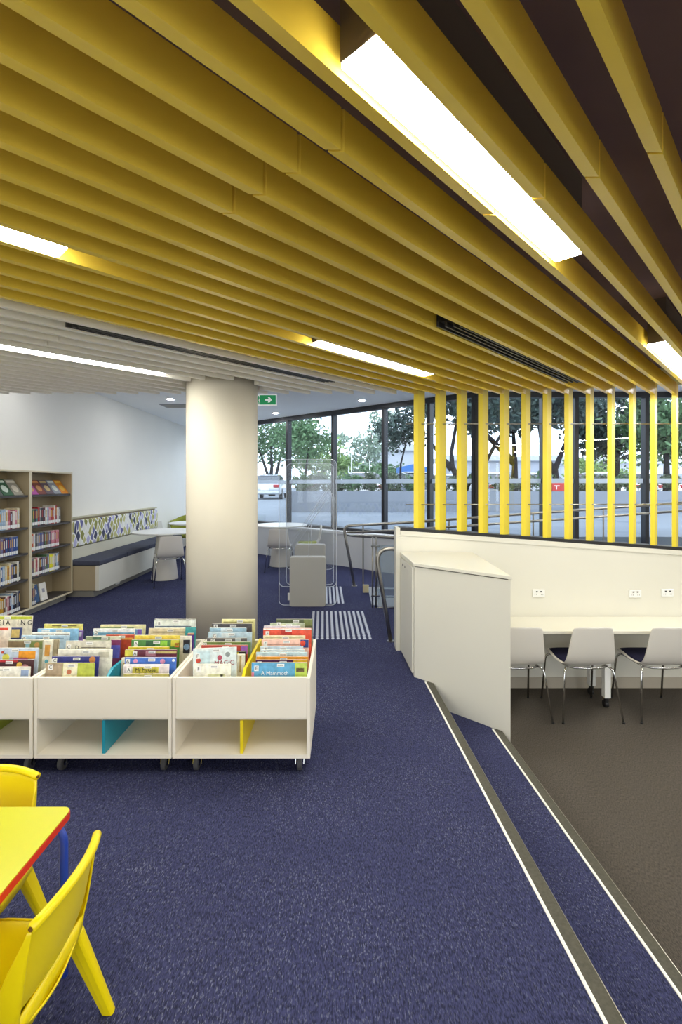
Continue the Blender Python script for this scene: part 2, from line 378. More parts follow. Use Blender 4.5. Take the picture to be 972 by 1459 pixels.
for i in range(-20, 21):
    ya, yb = clip_start(i), YW
    yel = i >= 0
    segs = [(ya, yb)]
    if not yel:                                     # notch round the column
        best = None
        hit = [y for y in [ya+(yb-ya)*t/400 for t in range(401)] if any((bx_at(i, y)+o-COLC[0])**2+(y-COLC[1])**2 < (COLR+.012)**2 for o in (0, TX))]
        if hit: segs = [(ya, min(hit)-.01)]+([(max(hit)+.01, yb)] if yb-max(hit) > .05 else [])
    if i in JOINT:
        j = JOINT[i]; out = []
        for s0, s1 in segs:
            if s0+.1 < j < s1-.1: out += [(s0, j-.004), (j+.004, s1)]
            else: out.append((s0, s1))
        segs = out
    for q, (s0, s1) in enumerate(segs):
        mb = MB(); batten_piece(mb, i, s0, s1)
        o = mb.build('ceiling_batten', M_YEL if yel else M_CREAM)
        if yel: lb = 'yellow ceiling batten meeting the %s yellow post counted from the column' % ORD[i]
        else: lb = 'cream ceiling batten, %s one beyond the yellow battens' % ORD[-i-1]
        if len(segs) > 1: lb += (', its nearer length' if q == 0 else ', its farther length' if q == len(segs)-1 else ', its middle length')
        tag(o, lb, 'ceiling batten', 'yellow ceiling battens' if yel else 'cream ceiling battens')
# yellow posts: one under the end of every yellow batten
for i in range(0, 16):
    x0 = PX0+PP*i; L = .115; y0, y1 = YW+.006, YW+.006+L*.72; dx = US*(y1-y0)
    zb = [wt(x0), wt(x0+TX), wt(x0+TX+dx), wt(x0+dx)]
    mb = MB(); mb.prism([(x0, y0), (x0+TX, y0), (x0+TX+dx, y1), (x0+dx, y1)], [z+.001 for z in zb], 2.547)
    tag(mb.build('screen_post', M_YPOST), 'yellow upright screen post on the low white wall, %s counted from the column' % ORD[i], 'post', 'yellow screen posts on the low wall')
for z, wh in ((2.161, 'upper'), (1.386, 'lower')):
    o = MB().tube([(0.62, YW+.05, z), (4.2, YW+.05, z)], .005, 8).build('tie_rod', M_STEEL, smooth=True)
    tag(o, 'thin steel rod threaded through the yellow posts, the %s one' % wh, 'rod', 'tie rods through the posts')

# ceiling lights in the gaps between battens
def gap_light(i, y0, y1, label, hid=False):
    """fixture in the gap to the right of batten i"""
    xo, xw = TX+.026, .128
    def quad(m_, z0, z1, e=0.0, s=0.0):
        a, b = y0+.25*xw, y1+.25*xw; c, d_ = a-.5*xw, b-.5*xw      # ends square to the length
        m_.prism([(bx_at(i, a)+xo-e, a), (bx_at(i, c)+xo+xw+e, c), (bx_at(i, d_)+xo+xw+e, d_), (bx_at(i, b)+xo-e, b)], z0, z1)
    r = thing('ceiling_light', (bx_at(i, (y0+y1)/2)+xo, (y0+y1)/2, ZC), label, 'ceiling light', 'linear ceiling lights')
    m_ = MB(); quad(m_, ZC+.012, 2.72, .003); m_.build('housing', M_HOUSE, r)
    m_ = MB(); quad(m_, ZC, ZC+.0115); m_.build('diffuser', M_LED, r)
    return r
def gap_index(px, py):
    y = (ZC-H)*F/(CY-py); x = (px-CX)/F*y
    return math.floor((x+US*(YW-y)-PX0-.02)/PP), y
def lamp(pa, pb, label, length=None):
    i, y0 = gap_index(*pa); j, y1 = gap_index(*pb)
    if length: y0 = y1-length*.7248
    return gap_light(i, y0, y1, label)
L1 = lamp((520, 78), (812, 368), 'bright linear light nearest overhead between yellow battens')
L2 = lamp((464, 489), (618, 535), 'bright linear light in yellow battens near the column')
L3 = lamp((936, 491), (1075, 600), 'bright linear light cut by the frame above the far yellow posts')
L4 = lamp((10, 330), (28, 360), 'bright linear light in yellow battens cut by frame above the bookcase', 1.2)
L5 = lamp((40, 500), (237, 533.5), 'long bright light strip among the cream battens', 2.5)
for k, (gx, gy) in enumerate(((-2.6, -1.5), (-.4, -1.8), (1.8, -1.2), (3.9, -.6), (5.6, 1.2), (5.7, 3.2), (-2.9, -3.6), (-.2, -4.0), (2.6, -3.4), (5.0, -3.0), (4.2, 2.2), (2.9, .3))):  # unseen lights added behind and beside the camera for general lighting
    i = round((gx+US*(YW-gy)-PX0)/PP)
    gap_light(i, gy-.43, gy+.43, 'unseen linear ceiling light added for general lighting')
# black slot diffusers
def slot(pa, pb, label, wide):
    i, y0 = gap_index(*pa); j, y1 = gap_index(*pb)
    r = thing('air_slot', (bx_at(i, (y0+y1)/2), (y0+y1)/2, ZC), label, 'air vent', 'black ceiling air slots')
    xo = TX+(PP-TX-wide)/2
    def quad(m_, a, b, u0, u1, z0, z1): m_.prism([(bx_at(i, a)+xo+u0, a), (bx_at(i, a)+xo+u1, a), (bx_at(i, b)+xo+u1, b), (bx_at(i, b)+xo+u0, b)], z0, z1)
    m_ = MB(); quad(m_, y0, y1, 0, wide, ZC+.03, ZC+.25); m_.build('plenum_box', M_DARK, r)
    m_ = MB()
    for u0, u1 in ((0, .012), (wide*.33, wide*.33+.012), (wide*.66, wide*.66+.012), (wide-.012, wide)): quad(m_, y0, y1, u0, u1, ZC+.002, ZC+.03)
    m_.build('blades', mat('vent_black', '#3a3836', .4), r)
slot((648, 466), (826, 546), 'black slot air diffuser between yellow battens above the posts', .135)
slot((122, 466.5), (478, 545), 'long thin black air slot among cream battens beside the yellow ones', .10)

# column
mb = MB(); mb.lathe([(COLR, 0), (COLR, 2.70)], *COLC, 64)
tag(mb.build('column', M_COL, smooth=False), 'round cream column rising behind the book bins', 'column')
for p in bpy.data.objects['column'].data.polygons: p.use_smooth = abs(p.normal.z) < .5

# downlights, air grille, exit sign in the far ceiling
for px, py, lb in ((243, 568, 'small round downlight in the far ceiling above the bench'), (393, 588, 'small round downlight in the far ceiling below the exit sign'), (516, 570, 'small round downlight in the far ceiling above the glazing')):
    Y = 1.48*F/(CY-py); X = (px-CX)/F*Y
    r = thing('downlight', (X, Y, 3.045), lb, 'downlight', 'downlights in the far ceiling')
    MB().lathe([(.075, 3.048), (.075, 3.06)], X, Y, 24).build('bezel', M_WHITE, r); MB().lathe([(.055, 3.045), (.055, 3.0478)], X, Y, 24).build('diffuser', M_DOWN, r)
for X, Y, lb in ((-1.6, 8.3, 'unseen downlight added behind the column'), (-1.9, 10.6, 'farther unseen downlight added behind the column'), (1.0, 6.3, 'unseen downlight added over the ramp'), (3.2, 6.3, 'unseen downlight added over the ramp'), (5.4, 6.3, 'unseen downlight added over the ramp'), (-3.3, 5.6, 'unseen downlight added behind the battens near the bookcase'), (-1.0, 5.6, 'unseen downlight added behind the battens beyond the column')):  # hidden downlights, added to brighten the far zone
    r = thing('downlight', (X, Y, 3.045), lb, 'downlight', 'downlights in the far ceiling')
    MB().lathe([(.075, 3.048), (.075, 3.06)], X, Y, 24).build('bezel', M_WHITE, r); MB().lathe([(.055, 3.045), (.055, 3.0478)], X, Y, 24).build('diffuser', M_DOWN, r)
r = thing('air_grille', (-3.05, 9.1, 3.05), 'grey air grille in the far ceiling beside the column top', 'air vent')
MB().box(-3.35, -2.6, 8.9, 9.3, 3.048, 3.06).build('frame', mat('grille_grey', '#8e9094', .5), r)
mb = MB(); [mb.box(-3.3, -2.65, 8.93+.05*k, 8.955+.05*k, 3.043, 3.0478) for k in range(7)]; mb.build('blades', M_KICK, r)
r = thing('exit_sign', (-1.08, 7.0, 2.72), 'green exit sign with white arrow hanging beside the column', 'exit sign')
MB().box(-1.245, -.932, 7.0, 7.03, 2.72, 2.885).build('sign_box', M_SIGNW, r, bevel=.004)
MB().box(-1.175, -.945, 6.996, 6.9995, 2.735, 2.87).build('green_panel', M_GREEN, r)
mb = MB(); mb.extr([(-1.10, 2.79), (-1.045, 2.79), (-1.06, 2.765), (-1.035, 2.765), (-1.0, 2.8025), (-1.035, 2.84), (-1.06, 2.84), (-1.045, 2.815), (-1.10, 2.815)], 'y', 6.993, 6.9955)
mb.build('arrow', M_SIGNW, r)
mb = MB()
for q in ([(-1.20, 2.845), (-1.185, 2.845), (-1.185, 2.86), (-1.20, 2.86)], [(-1.215, 2.795), (-1.195, 2.79), (-1.185, 2.84), (-1.205, 2.842)], [(-1.215, 2.795), (-1.20, 2.795), (-1.222, 2.745), (-1.236, 2.745)],
          [(-1.205, 2.795), (-1.193, 2.79), (-1.182, 2.765), (-1.182, 2.74), (-1.194, 2.74), (-1.196, 2.763)], [(-1.19, 2.835), (-1.18, 2.815), (-1.172, 2.822), (-1.184, 2.842)]): mb.extr(q, 'y', 6.993, 6.9995)
mb.build('running_figure', M_GREEN, r)
MB().box(-1.11, -1.06, 7.005, 7.025, 2.885, 3.06).build('bracket', M_WHITE, r)

# ------------------------------------------------------------------ cabinet on the steps, desk, outlets
PL, PR = Vector((.601, 3.955)), Vector((1.19, 3.392))
def pan(t): return PL+(PR-PL)*t
t1 = .13; t2 = .79
xs1 = pan(t1); xs2 = pan(t2)
r = thing('corner_cabinet', (.9, 4.2, 0), 'cream angled cabinet standing across the steps against the low wall', 'cabinet')
mb = MB()
mb.prism([(PL.x, PL.y), (xs1.x, xs1.y), (n1(4.585)+.06, 4.585), (.572, 4.585)], 0.002, .905)
mb.prism([(xs1.x, xs1.y), (xs2.x, xs2.y), (n2(4.585)+.06, 4.585), (n1(4.585)+.06, 4.585)], ZT+.002, .905)
mb.prism([(xs2.x, xs2.y), (PR.x, PR.y), (1.235, 4.585), (n2(4.585)+.06, 4.585)], ZL+.002, .905)
mb.build('body', M_LAM, r)
mb = MB(); mb.prism([(PL.x-.012, PL.y-.012), (PR.x+.006, PR.y-.014), (1.245, 4.583), (.564, 4.583)], .912, .937); mb.build('worktop', M_LAM, r, bevel=.003)
mb = MB(); mb.prism([(PL.x+.01, PL.y+.012), (PR.x-.01, PR.y+.02), (1.2, 4.58), (.59, 4.58)], .905, .912); mb.build('shadow_gap', mat('gap_brown', '#6d6353', .8), r)
dv = (Vector((.572, 4.585))-PL)
mb = MB(); a = PL+dv*.03+Vector((-.004, 0)); b = PL+dv*.93+Vector((-.004, 0)); mb.prism([(a.x-.012, a.y), (b.x-.012, b.y), (b.x+.002, b.y), (a.x+.002, a.y)], .03, .895)
dr = mb.build('door', M_LAM, r)
mb = MB()
for k in (.55, .72): q = PL+dv*k; mb.disc((q.x-.017, q.y, .845), .012, 'x', .004)
mb.build('keyhole', M_DARK, dr)

ZD = .325
r = thing('wall_desk', (2.5, 4.4, ZL), 'long cream desk along the low wall on the lower floor', 'desk')
MB().box(1.25, 5.6, 4.133, 4.592, ZD-.028, ZD).build('desktop', M_LAM, r, bevel=.004)
MB().box(1.25, 5.6, 4.45, 4.47, ZD-.12, ZD-.029).build('rail', mat('desk_rail', '#cfc8b6', .5), r)
for xx in (2.30, 4.6):
    for yy in (4.19, 4.44):
        lg = MB().box(xx-.027, xx+.027, yy-.027, yy+.027, ZL+.09, ZD-.028).build('leg', M_WHITE, r, bevel=.003)
        mb = MB(); mb.lathe([(.02, ZL+.05), (.02, ZL+.09)], xx, yy, 12); mb.disc((xx, yy+.01, ZL+.03), .03, 'x', .03); mb.build('castor', M_DARK, lg)
for k, (px, py, lb) in enumerate(((767.3, 845, 'white double power outlet nearest the cabinet above the desk'), (904.5, 845.7, 'middle white double power outlet above the desk'), (950.5, 844.5, 'white double power outlet above the desk, farthest from the cabinet'))):
    p = at(px, py, YW); r = thing('power_outlet', (p.x, YW-.012, p.z-.036), lb, 'power outlet', 'power outlets above the desk')
    MB().box(p.x-.058, p.x+.058, YW-.012, YW-.001, p.z-.036, p.z+.036).build('plate', M_WHITE, r, bevel=.003)
    for s in (-.02, .02):
        mb = MB(); mb.box(p.x+s-.007, p.x+s+.007, YW-.018, YW-.0125, p.z+.012, p.z+.022); mb.build('switch', M_DARK, r)
    mb = MB()
    for s in (-.03, .03):
        for e in (-.008, .008): mb.box(p.x+s+e-.0015, p.x+s+e+.0015, YW-.0135, YW-.0122, p.z-.016, p.z-.006)
    mb.build('socket_slots', mat('slot_grey', '#77716a', .5), r)

# ------------------------------------------------------------------ adult side chairs
def side_chair(loc, label, padmat, group, rot=0):
    """local: sitter faces +Y, origin between the feet"""
    r = thing('side_chair', (0, 0, 0), label, 'chair', group)
    prof = [(.235, .435, .19, 0), (.215, .452, .205, 0), (.12, .452, .215, .004), (0, .44, .215, .010), (-.10, .437, .212, .012), (-.165, .452, .208, .012), (-.20, .50, .202, .014), (-.215, .58, .192, .016), (-.228, .68, .178, .016), (-.240, .775, .164, .013), (-.242, .782, .158, .012)]
    rows = []
    for (y, z, hw, dish) in prof:
        row = []
        for k in range(9):
            u = -1+k/4; b = 1-u*u
            if z > .47: row.append((hw*u, y-dish*b*1.6, z-.010*(abs(u)**6 if z > .77 else 0)))
            else: row.append((hw*u, y-(.03*abs(u)**4 if y > .2 else 0), z-dish*b+.006*u*u))
        rows.append(row)
    MB().grid(rows).build('shell', M_SHELL, r, smooth=True, solid=.011, subd=1)
    rows = []
    for (y, hw) in ((.20, .165), (.19, .185), (.10, .19), (0, .19), (-.10, .185), (-.15, .17), (-.158, .15)):
        rows.append([(hw*(-1+k/4), y, .457+.012*(1-(-1+k/4)**4)*(0 if y > .195 or y < -.155 else 1)-(.008 if -.12 < y < .11 else .002)) for k in range(9)])
    MB().grid(rows).build('seat_pad', padmat, r, smooth=True, solid=.018, subd=1)
    for sx_ in (-1, 1):
        for nm, tp, bt in (('rear', (.165*sx_, -.14, .425), (.245*sx_, -.245, .0)), ('front', (.175*sx_, .15, .425), (.225*sx_, .225, .0))):
            k = Vector((tp[0]+(.035*sx_), tp[1]+(-.03 if nm == 'rear' else .02), .425))
            pts = arc(tp, k, Vector(k)*.85+Vector(bt)*.15, 5)+[Vector(bt)]
            lg = MB().tube(pts, .0085, 8).build('leg', M_CHROME, r, smooth=True)
            MB().tube([(bt[0], bt[1], 0), (bt[0], bt[1], .012)], .011, 8).build('foot', M_DARK, lg)
    m_ = MB(); m_.tube([(-.165, -.14, .425), (-.1, -.165, .421), (0, -.172, .419), (.1, -.165, .421), (.165, -.14, .425)], .0085, 8)
    m_.tube([(-.175, .15, .425), (.175, .15, .425)], .0085, 8)
    for s in (-1, 1): m_.tube([(.175*s, .15, .425), (.165*s, -.14, .425)], .0085, 8)
    m_.build('underframe', M_CHROME, r, smooth=True)
    r.location = loc; r.rotation_euler = (0, 0, rot); return r
YC = 4.15
ch = side_chair((1.469, YC, ZL), 'pale grey chair at the desk, half hidden by the cabinet', M_NAVYF, 'grey chairs at the long desk')
dup(ch, (2.041, YC, ZL), 0, 'pale grey chair with navy seat at the desk, in front of the desk leg')
dup(ch, (2.675, YC, ZL), 0, 'pale grey chair with navy seat at the desk, cut by the frame')

# ------------------------------------------------------------------ reading tables and chairs at the back
def round_table(x, y, label):
    r = thing('round_table', (x, y, 0), label, 'table', 'round white tables')
    MB().lathe([(.50, .772), (.51, .78), (.51, .795), (.505, .798)], x, y, 48).build('tabletop', M_WHITE, r)
    MB().lathe([(.215, 0), (.215, .012), (.13, .70), (.13, .772)], x, y, 40).build('pedestal', M_SHELL, r, smooth=True)
round_table(-2.955, 8.1, 'round white table on a conical base in front of the bench')
round_table(-1.17, 9.39, 'round white table on a conical base behind the clear gate')
round_table(-3.0, 9.93, 'round white table farthest back, mostly hidden by the column')
gch = side_chair((-2.73, 7.66, 0), 'grey chair with lime seat tucked at the table before the bench', M_GREENF, 'grey chairs with lime seats', .47)
dup(gch, (-2.30, 8.35, 0), 1.9, 'grey chair with lime seat peeping out behind the column')
dup(gch, (-1.13, 8.90, 0), .03, 'grey chair with its back turned, seen through the clear gate')
dup(gch, (-.63, 9.34, 0), PI/2+.1, 'pale chair seen side-on beyond the clear gate')
dup(gch, (-3.72, 10.5, 0), -PI/2, 'white chair beyond the end of the upholstered bench')
# lime tub chair
r = thing('tub_chair', (-3.6, 11.2, 0), 'lime green tub chair at the farthest table', 'armchair')
rows = []
for z, rr in ((.40, .27), (.55, .30), (.78, .32), (.86, .315)):
    rows.append([(-3.6+rr*math.cos(a), 11.2+rr*math.sin(a), z-(.12*abs(math.cos(a))**2 if z > .7 else 0)) for a in [PI*(-.05+1.1*k/14) for k in range(15)]])
MB().grid(rows).build('back', M_GREENF, r, smooth=True, solid=.05)
MB().lathe([(.25, .36), (.28, .38), (.28, .45), (.25, .47)], -3.6, 11.2, 28).build('seat', M_GREENF, r, smooth=True)
for a in (.8, 2.3, 3.9, 5.5): MB().tube([(-3.6+.18*math.cos(a), 11.2+.18*math.sin(a), .37), (-3.6+.26*math.cos(a), 11.2+.26*math.sin(a), 0)], .012, 8).build('leg', M_STEEL, r)

# ------------------------------------------------------------------ bench along the left wall
r = thing('wall_bench', (-3.7, 8.4, 0), 'long built-in bench with patterned back along the white wall', 'bench')
BY0, BY1, BXF = 6.72, 10.2, -3.365
MB().box(-3.995, BXF-.05, BY0, BY1, .10, .44).build('base', M_WOOD, r)
MB().box(BXF-.049, BXF, BY0-.004, BY1, .10, .445).build('front_panel', M_LAM, r)
MB().box(-3.995, BXF-.10, BY0+.05, BY1, .0, .099).build('kickboard', M_KICK, r)
MB().extr([(-3.995, .46), (-3.80, .46), (-3.885, .655), (-3.995, .655)], 'y', BY0, BY1).build('sloped_ledge', mottled('grey_beige_laminate', '#b7b29d', .02, 4, .5), r)
MB().box(-3.995, -3.93, BY0, BY1, .656, 1.075).build('back_board', M_WOOD, r)
MB().box(-3.995, -3.89, BY0, BY1+.02, 1.076, 1.093).build('top_cap', mottled('cap_beige', '#bdb89b', .02, 4, .5), r)
for k in range(4):
    a = BY0+.87*k; MB().box(-3.797, BXF+.012, a+.004, a+.866, .446, .515).build('seat_cushion', M_DKUP, r, bevel=.014, seg=3)
MB().box(-3.929, -3.865, BY0+.01, BY1, .665, 1.05).build('back_pad', M_HEX, r, bevel=.02, seg=3)
mb = MB(); mb.box(BXF-.099, BXF-.094, 7.42, 7.56, .03, .085); tag(mb.build('kickboard_outlet', M_WHITE), 'white outlet plate in the kickboard below the bench', 'power outlet')

# ------------------------------------------------------------------ bookcase on the left
SX, SB = -3.718, -3.995
SZ = [.105, .455, .765, 1.068, 1.452]               # tops of shelf boards, bottom to top
LET = {}
def bookcase(y0, y1, label):
    r = thing('bookcase', (-3.85, (y0+y1)/2, 0), label, 'bookcase', 'bookcase bays')
    for a in (y0, y1-.022): MB().box(SB, SX, a, a+.021, .085, 1.725).build('side_panel', [M_WOOD], r)
    for a in (y0, y1-.022): MB().box(SX+.0005, SX+.004, a-.001, a+.022, .085, 1.725).build('edging', M_EDGE, r)
    MB().box(SB, SX+.004, y0, y1, 1.7255, 1.745).build('top_board', M_EDGE, r)
    MB().box(SB, SX+.004, y0+.022, y1-.022, .085, .104).build('bottom_board', M_EDGE, r)
    MB().box(SB, SB+.012, y0+.022, y1-.022, .105, 1.725).build('back_board', M_WOOD, r)
    MB().box(SB, SX-.06, y0, y1-.05, 0, .0845).build('plinth', M_KICK, r)
    for k, z in enumerate(SZ[1:]):
        MB().box(SB+.013, SX-.012, y0+.0225, y1-.0225, z-.024, z-.001).build('shelf', M_SHELF, r)
    MB().box(SB+.013, SX-.012, y0+.0225, y1-.0225, .1045, .109).build('shelf', M_SHELF, r)
    return r
bookcase(4.882, 5.782, 'beige bookcase bay at the picture edge, away from the bench')
bookcase(5.784, 6.683, 'beige bookcase bay next to the upholstered bench')
SPN = {'dark': '#2b2a30', 'grey': '#77757a', 'red': '#a2282c', 'white': '#dedad0', 'cream': '#d8cba4', 'pale blue': '#9fb6cc', 'blue': '#2e4a8c', 'navy': '#27304f', 'pink': '#c87f8c', 'yellow': '#dcd41c', 'golden': '#c8992c',
       'brown': '#6d4a38', 'green': '#56734f', 'violet': '#6d6a92', 'orange': '#c4562b', 'maroon': '#5d2530', 'teal': '#3f7a80'}
def spine_book(y, z, th, h, dp, cn, label, group, back=False, title=True):
    mb = MB(); x1 = SX-.02
    mb.mat(0).box(x1-dp, x1, y, y+th, z, z+h)
    o = mb.build('library_book', [printed(SPN[cn])], bevel=.0015, seg=1); tag(o, label, 'book', group)
    MB().box(x1-dp+.002, x1-.004, y+.003, y+th-.003, z+h-.0015, z+h+.0008).build('page_block', M_PAPER, o)
    MB().box(x1+.0002, x1+.0012, y+.002, y+th-.002, z+.012, z+.048).build('spine_label', M_WHITE, o)
    if title:
        c2 = random.choice(['#d8d4c8', '#c9a04a', '#b8c4d4', '#e2ded6', '#a33b3b'])
        MB().box(x1+.0002, x1+.001, y+th*.3, y+th*.7, z+h*.45, z+h*.88).build('spine_title', flat(c2), o)
    return o
BAYS = [('far bay', 5.80, 'bay beside the bench', [
            (.1095, ['pale blue', 'white', 'navy', 'cream', 'blue'], 'bottom'),
            (.456, ['dark', 'grey', 'cream', 'pink', 'white', 'maroon', 'dark', 'violet', 'grey', 'green', 'violet', 'yellow', 'yellow', 'cream', 'grey', 'pale blue', 'grey'], 'second lowest'),
            (.766, ['pink', 'orange', 'white', 'dark', 'grey', 'violet', 'blue', 'violet', 'dark', 'green', 'brown', 'grey', 'violet', 'maroon', 'pink', 'pink', 'red', 'pink', 'pink'], 'middle'),
            (1.069, ['dark', 'green', 'dark', 'teal', 'red', 'grey', 'dark', 'maroon', 'white', 'pale blue', 'pink', 'red', 'orange', 'white', 'red', 'white', 'grey'], 'second highest')]),
        ('near bay', 4.93, 'bay cut by the frame', [
            (.1095, ['dark', 'grey', 'navy', 'maroon', 'cream', 'white', 'red', 'dark', 'grey', 'cream', 'maroon', 'golden', 'golden', 'brown', 'white', 'pink', 'maroon', 'pale blue', 'navy', 'dark', 'grey', 'navy'], 'bottom'),
            (.456, ['grey', 'white', 'navy', 'dark', 'green', 'navy', 'cream', 'pale blue', 'green', 'cream', 'blue', 'pale blue', 'cream', 'golden', 'cream', 'violet', 'dark', 'dark', 'white', 'dark'], 'second lowest'),
            (.766, ['red', 'grey', 'dark', 'maroon', 'brown', 'pink', 'dark', 'grey', 'maroon', 'grey', 'violet', 'maroon', 'blue', 'navy', 'blue', 'violet', 'blue', 'blue'], 'middle'),
            (1.069, ['white', 'green', 'grey', 'cream', 'green', 'brown', 'pink', 'white', 'dark', 'pale blue', 'pale blue', 'pale blue', 'white', 'pink', 'maroon', 'white', 'pink', 'cream'], 'second highest')])]
for nm, y0, bl, rows in BAYS:
    for z, cols, sh in rows:
        rest = .865-.18 if nm == 'near bay' else .60
        if sh == 'bottom' and nm == 'far bay': rest = .12
        th0 = rest/len(cols); y = y0+.012
        cnt = {}
        for k, cn in enumerate(cols):
            th = th0*random.uniform(.8, 1.18); h = random.uniform(.20, .235) if sh != 'middle' else random.uniform(.205, .215)
            if sh == 'bottom' and nm == 'far bay': h = random.uniform(.2, .29); th = .02
            spine_book(y, z+.0005, th-.001, h, random.uniform(.13, .16), cn, '%s-spined book, %s along %s shelf of %s' % (cn, ORD[k], sh, bl), 'library books on the wall bookcase')
            y += th
# two big books stood face-out on the bottom shelf
for k, (ya, wd, cl, lb) in enumerate(((5.93, .12, '#3f5f86', 'blue book standing face-out on the bottom shelf of the bookcase'), (6.06, .13, '#e6e2d8', 'white book standing face-out on the bottom shelf of the bookcase'))):
    mb = MB(); mb.box(-.008, .008, 0, wd, 0, .22); o = mb.build('library_book', flat(cl), bevel=.0015, seg=1, origin=(0, 0, 0)); tag(o, lb, 'book', 'face-out library books')
    WLOC[o.name] = Vector((0, 0, 0))
    MB().box(.0082, .009, wd*.3, wd*.7, .1, .15).build('cover_art', flat('#9a9aa4' if k else '#c8d4e2'), o); MB().box(.0082, .009, .01, .04, .012, .04).build('spine_label', M_WHITE, o)
    MB().box(-.006, .006, .004, wd-.004, .2195, .2215).build('page_block', M_PAPER, o)
    o.location = (SX-.06+.015*k, ya, .112); o.rotation_euler = (0, -.16, 0)
# magazines leaning on the slanted top shelf
MG = [('#b0479c', '#d8a070', 'magenta'), ('#7a3a30', '#d09050', 'brown'), ('#5b4a55', '#c8b078', 'plum'), ('#8a8f98', '#d8dcd0', 'grey'), ('#e08a1c', '#f0c050', 'orange')]
MG2 = [('#7b2f3c', '#c9a0a0', 'dark red'), ('#5a5f5c', '#b8b4a4', 'charcoal'), ('#2e5a3c', '#d8e4d8', 'green'), ('#9a9486', '#e0d8c8', 'taupe')]
def mag(y, wd, c, label):
    o = MB().box(-.003, .003, 0, wd, 0, .22).build('magazine', flat(c[0]), origin=(0, 0, 0)); WLOC[o.name] = Vector((0, 0, 0)); tag(o, label, 'magazine', 'magazines on the top shelf')
    MB().box(.0031, .0036, .015, wd-.015, .175, .207).build('masthead', flat(c[1]), o)
    mb = MB(); mb.disc((.0034, wd*.5, .09), wd*.3, 'x', .0006, 18); mb.build('cover_picture', flat(c[1]), o)
    o.location = (SX-.03, y, 1.454); o.rotation_euler = (0, -.62, 0)
for k, c in enumerate(MG): mag(5.83+.165*k, .158, c, '%s magazine on the top shelf of the bookcase bay next to the bench' % c[2])
for k, c in enumerate(MG2): mag(5.02+.175*k, .165, c, '%s magazine on the top shelf of the bookcase bay at the picture edge' % c[2])

# ------------------------------------------------------------------ book bins on castors
BD0, BD1 = 2.602, 3.252
BZ0, BZ1, BZM = .102, .537, .316
def book_bin(x0, x1, label, dmat, dx):
    r = thing('book_bin', ((x0+x1)/2, (BD0+BD1)/2, 0), label, 'book bin', 'white book bins on castors')
    T = .018
    for a in (x0, x1-T): MB().box(a, a+T, BD0, BD1, BZ0, BZ1).build('side_panel', M_BIN, r, bevel=.0015, seg=1)
    MB().box(x0+T, x1-T, BD0+.004, BD0+.022, BZM, BZ1).build('front_panel', M_BIN, r, bevel=.0015, seg=1)
    MB().box(x0+T, x1-T, BD1-.022, BD1-.004, BZM, BZ1).build('back_panel', M_BIN, r, bevel=.0015, seg=1)
    MB().box(x0+T, x1-T, BD0+.002, BD1-.002, BZ0, BZ0+.02).build('base_panel', M_BIN, r)
    MB().box(x0+T, x1-T, BD0+.022, BD1-.022, BZM-.014, BZM).build('trough_floor', M_BIN, r)
    MB().box(x0+T, x1-T, 3.05, 3.064, BZ0+.02, BZM-.0145).build('inner_panel', M_BIN, r)
    mb = MB(); mb.box(dx-.008, dx+.008, BD0+.012, 3.049, BZ0+.0205, BZM-.0145); mb.build('divider', dmat, r)
    mb = MB(); mb.extr([(BD0+.023, BZM+.0005), (BD1-.023, BZM+.0005), (BD1-.023, BZ1+.012), (BD0+.11, BZ1+.012), (BD0+.023, BZ1-.03)], 'x', dx-.008, dx+.008); mb.build('divider', dmat, r)
    for cx_ in (x0+.10, x1-.075):
        for cy_ in (BD0+.10, BD1-.10):
            cs = MB().lathe([(.026, .094), (.026, .1015)], cx_, cy_, 16).build('castor', M_CHROME, r)
            mb = MB(); mb.disc((cx_+.012, cy_-.02, .042), .0415, 'x', .026, 24); mb.build('wheel', M_RUB, cs, bevel=.005)
            mb = MB(); mb.disc((cx_+.0115, cy_-.02, .042), .02, 'x', .031, 16)
            for s in (-.012, .034): mb.extr([(cy_-.006, .094), (cy_+.02, .094), (cy_-.008, .034), (cy_-.03, .034)], 'x', cx_+s, cx_+s+.003)
            mb.box(cx_-.012, cx_+.037, cy_-.006, cy_+.02, .09, .094); mb.build('fork', M_CHROME, cs)
    return r
BINS = {'1': (-2.4035, -1.6615), '2': (-1.6555, -.9135), '3': (-.9095, -.1665)}
book_bin(*BINS['3'], 'white book bin with yellow divider, standing before the column', M_YDIV, -.538)
book_bin(*BINS['2'], 'white book bin with teal divider, middle of the row of bins', M_TEAL, -1.2845)
book_bin(*BINS['1'], 'white book bin cut by the frame beside the yellow chair', mat('lime_divider', '#9aa83a', .4), -2.0325)
BOOKC = {}
